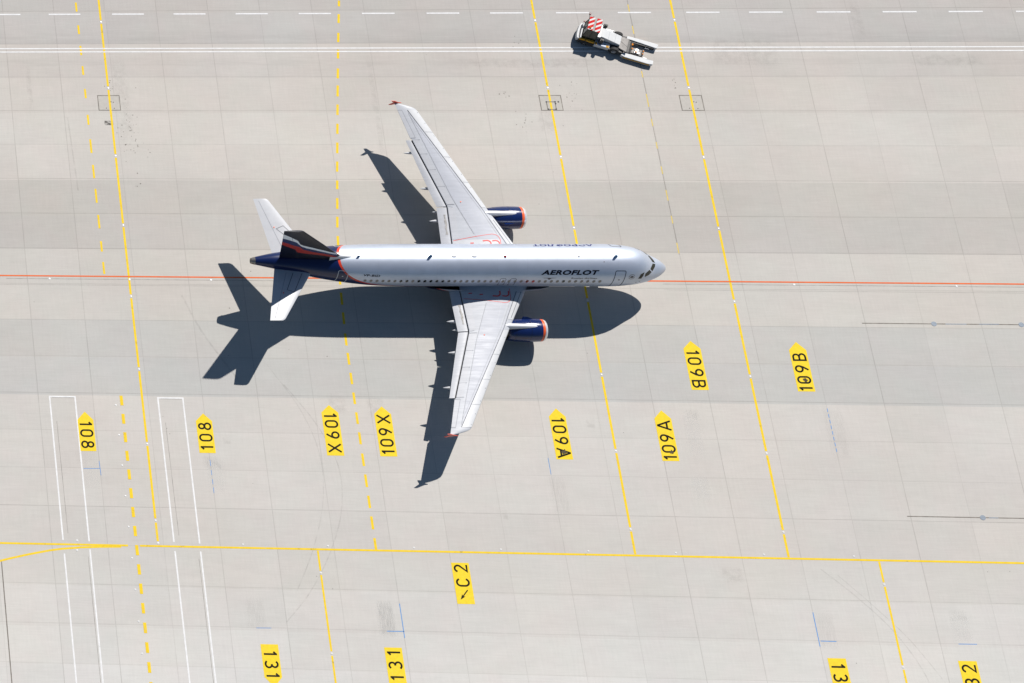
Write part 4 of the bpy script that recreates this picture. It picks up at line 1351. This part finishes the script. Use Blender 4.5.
    mb.build("static_port", M['panel_line'], wg)
    # tip fence: arrow-shaped plate above and below the tip
    mb = MB()
    prof = [(-21.3, 3.96), (-21.6, 4.05), (-22.1, 4.38), (-22.38, 4.40), (-22.06, 3.98), (-22.38, 3.56), (-22.12, 3.54), (-21.6, 3.88)]
    mb.prism(prof, 16.93 * side, 16.99 * side, axis='y', bev=.008)
    mb.build("wingtip_fence", M['fence'] if 'fence' in M else plain("fence_orange_red", (0.50, 0.055, 0.03), 0.35), wg)

# ------------------------------------------------------------------ tail
def lift_surface(name, sections, mat, tks, parent=plane, vertical=False, side=1):
    """sections: (span, xle, xte, z) ; thickness ratio list"""
    V, F = [], []
    tf = [0, .005, .015, .04, .09, .17, .28, .42, .58, .74, .88, 1.0]
    rows = []
    for (y, xl, xt, z), tk in zip(sections, tks):
        c = xl - xt
        row = []
        pts = [(t, 1) for t in reversed(tf)] + [(t, -1) for t in tf[1:-1]]
        for t, sg in pts:
            h = naca(t) * tk * c * sg
            row.append(len(V))
            if vertical: V.append((xl - c * t, h, y))
            else: V.append((xl - c * t, y * side, z + h))
        rows.append(row)
    n = len(rows[0])
    for a, b in zip(rows, rows[1:]):
        for k in range(n): F.append((a[k], a[(k + 1) % n], b[(k + 1) % n], b[k]))
    F.append(tuple(rows[0])); F.append(tuple(rows[-1]))
    o = link(name, V, F, mat, parent, smooth=True)
    bm = bmesh.new(); bm.from_mesh(o.data); bmesh.ops.recalc_face_normals(bm, faces=bm.faces)
    for e in bm.edges:
        if len(e.link_faces) == 2 and e.calc_face_angle(0) > radians(50): e.smooth = False
    bm.to_mesh(o.data); bm.free()
    return o
# horizontal stabilisers
def hle(y): return -32.33 - (y - 1.25) * .628 - (0.0 if y < 6.05 else .12 * ((y - 6.05) / .17) ** 2)
def hte(y): return -35.58 - (y - 1.0) * .222
def hz(y): return 4.59 + .105 * y
for side in (-1, 1):
    ys = [.5, 1.0, 1.6, 2.6, 3.8, 5.0, 5.95, 6.1, 6.22]
    st = lift_surface("horizontal_stabiliser", [(y, hle(y), hte(y), hz(y)) for y in ys], M['tail_white'], [.10] * 9, side=side)
    def hs_z(x, y, off): 
        c = hle(y) - hte(y); t = min(max((hle(y) - x) / c, 0), 1)
        return hz(y) + naca(t) * .10 * c + off
    def hline(mb, pts, wdt, off=.006):
        P = []
        for (a, b), (c, d) in zip(pts, pts[1:]):
            for k in range(6): P.append(Vector((a + (c - a) * k / 6, b + (d - b) * k / 6)))
        P.append(Vector(pts[-1]))
        vs, fs = ribbon(P, wdt)
        mb.add([(q.x, q.y * side, hs_z(q.x, q.y, off)) for q in vs], [f if side > 0 else tuple(reversed(f)) for f in fs])
    ex = lin((-34.55, 1.2), (-36.30, 6.1))
    mb = MB()
    hline(mb, [(ex(1.2), 1.2), (ex(6.0), 6.0)], .035)
    mb.build("elevator_gap", M['panel_line_soft'], st)
    mb = MB()
    if side < 0:
        hline(mb, [(-33.95, 1.25), (-34.76, 3.05), (-34.14, 3.27), (-33.15, 1.3)], .045, .008)
    else:
        hline(mb, [(-34.25, 2.55), (-34.95, 3.2), (-34.3, 3.5), (-33.85, 3.0), (-34.25, 2.55)], .04, .008)
    mb.build("panel_seam", M['panel_line'], st)
    mb = MB(); mb.tube((-35.13, 3.36 * side, hs_z(-35.13, 3.36, -.01)), (-35.13, 3.36 * side, hs_z(-35.13, 3.36, .03)), .06, n=10); mb.build("grounding_cap", M['eng_orange'], st)
# fin: sections by height
def fle(z): return -30.34 - (z - 6.57) * .860
def fte(z): return -35.21 - (z - 5.4) * .2085
fz = [5.0, 5.6, 6.2, 7, 8, 9, 10, 11, 11.45, 11.72, 11.82]
secs = []
for z in fz:
    xl = fle(z)
    if z > 11.75: xl -= (z - 11.75) * .6
    secs.append((z, xl, fte(z), 0))
fin = lift_surface("tail_fin", secs, M['fin_navy'], [.10] * len(fz), vertical=True)
# dorsal fillet
V, F = [], []
for i in range(13):
    t = i / 12
    x = -28.15 - t * 2.75
    z1 = 5.83 + 0.62 * t ** 1.6
    wdt = .05 + .30 * t
    for k in range(9):
        a = pi * k / 8
        V.append((x, wdt * cos(a) * (1.15 - .15 * sin(a)), 5.70 + (z1 - 5.70) * sin(a) ** .8))
for i in range(12):
    for k in range(8): F.append((i * 9 + k, i * 9 + k + 1, (i + 1) * 9 + k + 1, (i + 1) * 9 + k))
link("dorsal_fillet", V, F, M['pylon'], plane, smooth=True)
def fy(x, z, side, off=.008):
    c = fle(z) - fte(z); t = min(max((fle(z) - x) / c, 0), 1)
    return side * (naca(t) * .10 * c + off)
def fin_band(name, top, bot, mat, side, off):
    """band between two polylines (s, z) laid on the fin side"""
    def at(pl, s):
        pl = sorted(pl)
        if s <= pl[0][0]: return pl[0][1] + (s - pl[0][0]) * (pl[1][1] - pl[0][1]) / (pl[1][0] - pl[0][0])
        for (a, b), (c, d) in zip(pl, pl[1:]):
            if s <= c: return b + (d - b) * (s - a) / (c - a)
        return pl[-1][1] + (s - pl[-1][0]) * (pl[-1][1] - pl[-2][1]) / (pl[-1][0] - pl[-2][0])
    V, F = [], []
    s0 = max(min(p_[0] for p_ in top), min(p_[0] for p_ in bot)) - .0
    n = 60
    s1 = 37.0
    rows = []
    for i in range(n + 1):
        s = s0 + (s1 - s0) * i / n
        za, zb = at(top, s), at(bot, s)
        # clip to the trailing edge
        row = []
        for k in range(4):
            z = zb + (za - zb) * k / 3
            x = max(-s, fte(z) + .01)
            x = min(x, fle(z) - .01)
            row.append(len(V)); V.append((x, fy(x, z, side, off), z))
        rows.append(row)
    for a, b in zip(rows, rows[1:]):
        for k in range(3):
            f = (a[k], a[k + 1], b[k + 1], b[k])
            if (Vector(V[f[0]]) - Vector(V[f[3]])).length < 1e-4 and (Vector(V[f[1]]) - Vector(V[f[2]])).length < 1e-4: continue
            F.append(f if side > 0 else tuple(reversed(f)))
    return link(name, V, F, mat, fin, smooth=True)
wt = [(36.3, 11.0), (35.7, 10.6), (34.8, 9.87), (34.35, 9.05), (34.0, 8.81), (33.1, 8.41), (31.9, 7.75), (30.65, 6.9), (30.1, 6.42)]
wb = [(36.2, 10.12), (35.5, 9.86), (34.8, 9.46), (34.15, 8.62), (33.66, 8.30), (32.74, 7.90), (31.56, 7.27), (30.3, 6.50)]
rt = [(36.03, 9.33), (35.48, 9.07), (34.77, 8.67), (34.22, 8.45), (33.79, 7.92), (32.81, 7.46), (31.73, 7.10), (30.8, 6.60), (30.2, 6.1)]
rb = [(35.87, 8.68), (35.02, 8.15), (34.44, 7.85), (34.13, 7.25), (33.51, 7.08), (32.67, 6.93), (31.6, 6.68), (30.69, 6.25), (30.1, 5.85)]
for side in (-1, 1):
    fin_band("fin_stripe", wt, wb, M['stripe_white'], side, .008)
    fin_band("fin_stripe", wb, rt, M['stripe_blue'], side, .006)
    fin_band("fin_stripe", rt, rb, M['stripe_red'], side, .010)
mb = MB()
for side in (-1, 1):
    rx = lambda z: fte(z) + (fle(z) - fte(z)) * .30
    for za, zb in zip([5.9 + .55 * k for k in range(10)], [5.9 + .55 * (k + 1) for k in range(10)]):
        V = [(rx(za) + .012, fy(rx(za), za, side, .012), za), (rx(za) - .012, fy(rx(za), za, side, .012), za), (rx(zb) - .012, fy(rx(zb), zb, side, .012), zb), (rx(zb) + .012, fy(rx(zb), zb, side, .012), zb)]
        mb.add(V, [(0, 1, 2, 3)])
mb.build("rudder_gap", M['panel_line'], fin)

# ------------------------------------------------------------------ engines
for side in (-1, 1):
    ec = (-11.22, 5.75 * side, 1.76)
    prof = [(-1.0, .86), (-.5, .87), (-.2, .885), (-.08, .91), (-.015, .95), (0.0, .985), (-.03, 1.02), (-.10, 1.055), (-.17, 1.075), (-.22, 1.085), (-.44, 1.113), (-.8, 1.135), (-1.3, 1.145), (-1.9, 1.135), (-2.5, 1.09), (-3.0, 1.02), (-3.35, .95), (-3.36, .88), (-2.9, .80)]
    # 0 navy 1 lip 2 orange 3 dark
    mis = [3, 3, 1, 1, 1, 1, 1, 1, 1, 2, 0, 0, 0, 0, 0, 0, 0, 3]
    mb = MB()
    mb.lathe([(a_, r_ * .96) for a_, r_ in prof], 64, origin=ec, mis=mis)
    en = mb.build("engine", [M['navy'], M['lip'], M['eng_orange'], M['fan']], plane, True)
    tag(en, "%s engine, dark blue with an orange ring and pale lip" % ("nearer" if side < 0 else "farther"))
    mb = MB()
    mb.lathe([(-2.9, .66), (-3.4, .64), (-4.0, .50), (-4.45, .40), (-4.46, .36), (-4.1, .33)], 40, origin=ec)
    mb.lathe([(-4.1, .26), (-4.5, .20), (-4.9, .08), (-5.0, .001)], 24, origin=ec)
    mb.build("core_exhaust", M['exhaust'], en, True)
    mb = MB()
    mb.lathe([(-.95, .86), (-.95, .25)], 48, origin=ec)
    mb.lathe([(-.95, .27), (-.75, .22), (-.55, .10), (-.48, .001)], 24, origin=ec)
    for k in range(30):
        a = 2 * pi * k / 30
        c, s = cos(a), sin(a); c2, s2 = cos(a + .12), sin(a + .12)
        o_ = Vector(ec)
        mb.add([o_ + Vector((-.86, .25 * c, .25 * s)), o_ + Vector((-.84, .85 * c, .85 * s)), o_ + Vector((-.93, .85 * c2, .85 * s2)), o_ + Vector((-.93, .25 * c2, .25 * s2))], [(0, 1, 2, 3)])
    mb.build("fan", M['fan'], en)
    # pylon: from the nacelle crown to the wing
    V, F = [], []
    yc = 5.75
    st_ = [(-12.0, 2.79, 2.80, .04), (-12.2, 2.76, 2.86, .14), (-12.6, 2.74, 2.93, .21), (-13.3, 2.68, 3.01, .25), (-14.0, 2.6, 3.08, .26), (-14.7, 2.5, 3.11, .26), (-15.4, 2.3, 3.05, .24), (-16.4, 2.1, 2.9, .17), (-17.3, 2.1, 2.75, .06)]
    for x, zb, zt, hw in st_:
        for k in range(9):
            a = pi * k / 8
            V.append((x, yc * side + hw * cos(a), max(zb, zt - hw) + (zt - max(zb, zt - hw)) * sin(a)))
        V.append((x, yc * side - hw, zb)); V.append((x, yc * side + hw, zb))
    m = 11
    for i in range(len(st_) - 1):
        for k in range(m): F.append((i * m + k, i * m + (k + 1) % m, (i + 1) * m + (k + 1) % m, (i + 1) * m + k))
    F.append(tuple(range(m))); F.append(tuple((len(st_) - 1) * m + k for k in range(m)))
    py = link("pylon", V, F, M['pylon'], plane, smooth=True)
    bm = bmesh.new(); bm.from_mesh(py.data); bmesh.ops.recalc_face_normals(bm, faces=bm.faces)
    for e in bm.edges:
        if len(e.link_faces) == 2 and e.calc_face_angle(0) > radians(75): e.smooth = False
    bm.to_mesh(py.data); bm.free()
    # inboard strake
    a = radians(52)
    cy, cz = sin(a), cos(a)
    mb = MB()
    b0 = Vector((0, -side * cy, cz))
    base = Vector((0, 5.75 * side, 1.76))
    P = [Vector((-12.2, 0, 0)) + base + b0 * 1.07, Vector((-13.3, 0, 0)) + base + b0 * 1.06, Vector((-13.2, 0, 0)) + base + b0 * 1.34, Vector((-12.8, 0, 0)) + base + b0 * 1.30]
    t_ = Vector((0, cz, side * cy)) * .02
    mb.add([q + t_ for q in P] + [q - t_ for q in P], [(0, 1, 2, 3), (7, 6, 5, 4), (0, 4, 5, 1), (1, 5, 6, 2), (2, 6, 7, 3), (3, 7, 4, 0)])
    mb.build("engine_strake", M['navy'], en)
    # cowl seams
    mb = MB()
    for xx, rr in ((-1.45, 1.1475), (-2.75, 1.062)):
        mb.lathe([(xx, rr * .96), (xx - .025, (rr - .001) * .96)], 64, origin=ec)
    mb.build("cowl_seam", M['fin_navy'], en)

# ------------------------------------------------------------------ landing gear
def wheel(cx, cy, r, wdt, parent):
    mb = MB()
    mb.lathe([(-wdt / 2, r * .55), (-wdt / 2, r * .86), (-wdt * .3, r * .98), (0, r), (wdt * .3, r * .98), (wdt / 2, r * .86), (wdt / 2, r * .55)], 28, axis=(0, 1, 0), origin=(cx, cy, r))
    o = mb.build("wheel", M['tyre'], parent, True)
    mb = MB()
    mb.lathe([(-wdt * .42, .001), (-wdt * .42, r * .4), (-wdt * .5, r * .56), (wdt * .5, r * .56), (wdt * .42, r * .4), (wdt * .42, .001)], 24, axis=(0, 1, 0), origin=(cx, cy, r))
    mb.build("hub", M['gear'], o)
g_ = None
mb = MB(); mb.tube((-5.07, 0, .38), (-5.2, 0, 2.2), .09, .11); mb.tube((-5.07, -.28, .38), (-5.07, .28, .38), .07); mb.tube((-5.1, 0, 1.2), (-4.2, 0, 2.0), .05)
ng = mb.build("nose_gear", M['gear'], plane, True)
wheel(-5.07, -.26, .38, .22, ng); wheel(-5.07, .26, .38, .22, ng)
mb = MB(); mb.box(-6.3, -5.4, -.62, -.58, 1.05, 1.85); mb.box(-6.3, -5.4, .58, .62, 1.05, 1.85); mb.build("gear_door", M['wing_light'], ng)
for side in (-1, 1):
    y = 3.795 * side
    mb = MB(); mb.tube((-17.71, y, .58), (-17.6, y, 2.7), .13, .16); mb.tube((-17.71, y - .5, .58), (-17.71, y + .5, .58), .09); mb.tube((-17.7, y, 1.4), (-17.5, y - 1.3 * side, 2.5), .08)
    mg = mb.build("main_gear", M['gear'], plane, True)
    wheel(-17.71, y - .46, .58, .40, mg); wheel(-17.71, y + .46, .58, .40, mg)
    mb = MB(); mb.box(-18.3, -17.1, y + .62 * side - .02, y + .62 * side + .02, .95, 2.45); mb.build("gear_door", M['wing_light'], mg)

# ------------------------------------------------------------------ TUG (towbarless tractor): local x towards the cab, local y towards the picture's lower edge
TA = radians(180 - 20.5)
tug = empty("aircraft_tug", G(58.0, 4.05), TA + PSI)
tug.rotation_euler = (0, 0, TA + PSI)
tag(tug, "white towbarless aircraft tractor with red and white striped cab roof on the service road", "aircraft tug")
# chassis
mb = MB()
mb.prism([(3.50, -.95), (3.62, -.6), (3.66, 0), (3.62, .6), (3.50, .95), (1.2, 1.02), (-.7, 1.0), (-.7, -.95), (1.2, -1.08)], .28, .58, bev=.04)
mb.build("chassis", M['tug_dark'], tug)
# front bumper: white curved bar with dark grille slot
mb = MB()
mb.prism([(3.60, -.86), (3.72, -.5), (3.77, 0), (3.76, .5), (3.68, .90), (3.48, .90), (3.56, .5), (3.58, 0), (3.54, -.5), (3.44, -.86)], .42, .86, bev=.03)
mb.build("front_bumper", M['tug_white'], tug)
mb = MB()
mb.prism([(3.54, -.62), (3.585, 0), (3.55, .72), (3.46, .72), (3.50, 0), (3.46, -.62)], .70, .87)
mb.build("bumper_grille", M['tug_dark'], tug)
mb = MB()
mb.prism([(3.44, -.86), (3.49, 0), (3.46, .88), (3.34, .88), (3.36, 0), (3.30, -.86)], .7, 1.02, bev=.03)
mb.build("front_panel", M['tug_white'], tug)
# cab: glass hull, roof
mb = MB()
zb, zt = .62, 1.92
bot = [(3.36, -.93), (3.36, .76), (2.02, .76), (2.02, -1.02)]
top = [(3.18, -.92), (3.18, .42), (2.12, .42), (2.12, -.98)]
mb.add([(a, b, zb) for a, b in bot] + [(a, b, zt) for a, b in top], [(0, 1, 2, 3), (4, 7, 6, 5), (0, 4, 5, 1), (1, 5, 6, 2), (2, 6, 7, 3), (3, 7, 4, 0)])
cabo = mb.build("cab", M['tug_glass'], tug)
mb = MB()
for (a, b), (c, d) in zip(bot, top): mb.tube((a, b, zb), (c, d, zt), .045, n=8)
mb.tube((3.36, -.1, zb), (3.18, -.2, zt), .03, n=8)
mb.tube((2.72, .76, zb), (2.66, .42, zt), .03, n=8)
mb.box(2.0, 3.36, .76, .82, .58, .80)
mb.build("cab_pillar", M['tug_dark'], cabo)
mb = MB()
mb.box(2.76, 3.24, -1.10, .38, 1.93, 1.99, bev=.015)
mb.box(2.08, 2.56, -1.12, .42, 1.93, 1.99, bev=.015)
mb.build("cab_roof", M['hazard'], cabo)
mb = MB(); mb.box(2.0, 3.2, -.98, .36, 1.90, 1.93); mb.build("roof_frame", M['tug_grey'], cabo)
mb = MB(); mb.box(2.35, 2.75, -.35, .15, .95, 1.5, bev=.05); mb.box(2.25, 2.4, -.35, .15, 1.4, 1.75, bev=.03); mb.build("driver_seat", M['tug_dark'], cabo)
# mirror and lamps
mb = MB(); mb.tube((3.2, -.9, 1.7), (3.34, -1.28, 2.05), .022, n=8); mb.tube((3.2, -.98, 1.9), (2.9, -1.2, 2.0), .02, n=8); mb.build("mirror_arm", M['tug_dark'], tug)
mb = MB(); mb.box(3.24, 3.40, -1.42, -1.22, 1.96, 2.12, bev=.03); mb.build("mirror", plain("mirror_dark_red", (0.10, 0.015, 0.02), 0.35), tug)
mb = MB(); mb.box(3.42, 3.52, -.92, -.80, 1.15, 1.3, bev=.02); mb.build("marker_lamp", plain("marker_lamp_red", (0.25, 0.05, 0.05), 0.35), tug)
mb = MB(); mb.lathe([(0, .09), (.07, .085), (.12, .05), (.14, .001)], 12, axis=(0, 0, 1), origin=(3.0, .18, 1.99)); mb.build("beacon", M['tug_orange'], tug, True)
# side skirt with yellow band
mb = MB(); mb.prism([(3.5, .78), (3.45, .98), (2.02, 1.08), (2.02, .78)], .3, .66, bev=.02); mb.build("side_step", M['tug_dark'], tug)
mb = MB(); mb.box(2.90, 3.44, .77, .93, .66, .90, bev=.02); mb.box(2.05, 2.84, .77, .96, .66, .90, bev=.02); mb.build("yellow_band", M['tug_yellow'], tug)
mb = MB(); mb.box(.62, 1.98, .50, 1.03, .34, .76, bev=.03); mb.build("side_tank", M['tug_white'], tug)
mb = MB(); mb.box(.95, 1.75, .72, 1.00, .762, .775); mb.build("tank_plate", M['tug_blue'], tug)
mb = MB(); mb.box(1.78, 1.95, .75, 1.01, .762, .78); mb.box(.66, .92, .80, 1.01, .762, .78); mb.build("yellow_mark", M['tug_yellow'], tug)
mb = MB(); mb.box(1.36, 1.70, .50, .84, .76, 1.3, bev=.04); mb.tube((1.5, .7, 1.25), (1.5, .7, 1.42), .1, n=12); mb.build("air_filter", M['tug_dark'], tug)
mb = MB(); mb.box(1.35, 1.70, -1.16, -.86, .58, 1.4, bev=.04); mb.tube((1.52, -1.0, 1.35), (1.52, -1.0, 1.5), .09, n=12); mb.build("exhaust_box", M['tug_dark'], tug)
mb = MB(); mb.box(.50, 1.3, -1.10, -.70, .34, .74, bev=.03); mb.build("side_locker", M['tug_silver'], tug)
mb = MB()
for k in range(4): mb.box(.55 + .2 * k, .64 + .2 * k, -1.02, -.88, .74, .79, bev=.01)
mb.build("locker_latch", M['tug_dark'], tug)
mb = MB(); mb.box(1.75, 2.05, -.9, .5, .58, 1.36, bev=.03); mb.build("cab_rear_wall", M['tug_silver'], tug)
# sloping engine deck
mb = MB()
mb.prism([(1.84, .58), (1.84, 1.36), (1.55, 1.38), (-.2, .92), (-.2, .58)], -.62, .40, axis='y', bev=.03)
deck = mb.build("engine_deck", M['tug_white'], tug)
mb = MB()
for xx in (.35, 1.0): 
    zz = .92 + (xx + .2) / 1.75 * .46 + .004
    mb.add([(xx, -.60, zz), (xx + .02, -.60, zz + .006), (xx + .02, .38, zz + .006), (xx, .38, zz)], [(0, 1, 2, 3)])
mb.build("deck_seam", M['panel_line_soft'], deck)
# grey rear plate
mb = MB()
mb.prism([(-.22, -.68), (-.22, .62), (-1.0, .88), (-1.0, -.68)], .62, .74, bev=.015)
mb.build("rear_plate", M['tug_grey'], tug)
mb = MB(); mb.tube((-.25, -.15, .745), (-.95, .3, .745), .012, n=6); mb.box(-1.0, -.93, -.64, .84, .74, .76); mb.build("plate_rib", M['tug_dark'], tug)
# fork arms (inner sides dark blue-grey, lower tip flare)
for sg, nm in ((-1, "far"), (1, "near")):
    mb = MB()
    if sg < 0:
        prof = [(-.78, -1.14), (-.78, -.80), (-1.25, -.82), (-3.47, -.70), (-3.62, -.74), (-3.66, -1.16), (-3.1, -1.18)]
    else:
        prof = [(-.62, 1.16), (-.75, .84), (-1.2, .80), (-3.56, .78), (-3.58, 1.20), (-3.1, 1.28), (-1.0, 1.26)]
    mb.prism(prof, .13, .47, bev=.03)
    ar = mb.build("fork_arm", M['tug_white'], tug)
    mb = MB()
    ya = -1.185 if sg < 0 else 1.285
    mb.box(-3.30, -.85, ya - .006, ya + .006, .22, .38)
    mb.build("yellow_stripe", M['tug_yellow'], ar)
    mb = MB()
    mb.box(-3.40, -1.1, (-.70 if sg < 0 else .70), (-.62 if sg < 0 else .78), .10, .38)
    mb.build("inner_rail", M['tug_dark'], ar)
    mb = MB()
    mb.box(-3.0, -2.6, (-.62 if sg < 0 else .56), (-.48 if sg < 0 else .70), .12, .26, bev=.02)
    mb.build("arm_pad", M['tug_silver'], ar)
# cradle
mb = MB()
mb.box(-2.40, -1.35, -.10, .60, .18, .34, bev=.02)
mb.prism([(-2.40, -.10), (-2.55, .0), (-2.55, .55), (-2.40, .60)], .18, .52, bev=.02)
cr_ = mb.build("lifting_cradle", M['tug_grey'], tug)
mb = MB()
mb.box(-1.45, -1.02, -.66, .74, .16, .5, bev=.03); mb.tube((-1.3, -.6, .52), (-1.3, .7, .52), .07, n=12); mb.tube((-1.9, -.5, .25), (-1.2, -.4, .5), .06, n=10); mb.tube((-2.3, .58, .3), (-1.2, .58, .45), .05, n=10)
mb.build("cradle_frame", M['tug_dark'], tug)
mb = MB()
mb.tube((-1.9, .15, .34), (-1.9, .15, .52), .16, n=16); mb.box(-2.2, -1.7, .28, .50, .34, .46, bev=.02)
mb.build("cradle_roller", M['tug_silver'], tug)
mb = MB(); mb.box(-1.45, -1.30, -.36, -.16, .56, .64, bev=.02); mb.box(-1.52, -1.38, .12, .26, .54, .62, bev=.02); mb.box(-2.52, -2.42, .05, .18, .52, .60, bev=.01); mb.box(-2.52, -2.42, .36, .48, .52, .60, bev=.01); mb.box(-1.95, -1.8, .3, .42, .47, .53); mb.build("cradle_latch", M['tug_orange'], tug)
# wheels
def twheel(cx, cy, r, wdt):
    mb = MB()
    mb.lathe([(-wdt / 2, r * .5), (-wdt / 2, r * .88), (-wdt * .36, r), (wdt * .36, r), (wdt / 2, r * .88), (wdt / 2, r * .5)], 24, axis=(0, 1, 0), origin=(cx, cy, r))
    o = mb.build("wheel", M['tyre'], tug, True, 40)
    mb = MB()
    mb.lathe([(-wdt * .4, .001), (-wdt * .4, r * .4), (-wdt * .5, r * .52), (wdt * .5, r * .52), (wdt * .4, r * .4), (wdt * .4, .001)], 18, axis=(0, 1, 0), origin=(cx, cy, r))
    mb.build("hub", M['tug_silver'], o)
twheel(.08, -.94, .44, .34); twheel(.08, .90, .44, .34)
twheel(2.75, -.84, .38, .28); twheel(2.75, .84, .38, .28)
mb = MB(); mb.tube((.08, -.9, .44), (.08, .9, .44), .10, n=12); mb.box(-.45, .5, -.74, -.66, .4, .62, bev=.02); mb.box(-.45, .5, .60, .70, .4, .62, bev=.02); mb.build("rear_axle", M['tug_dark'], tug)
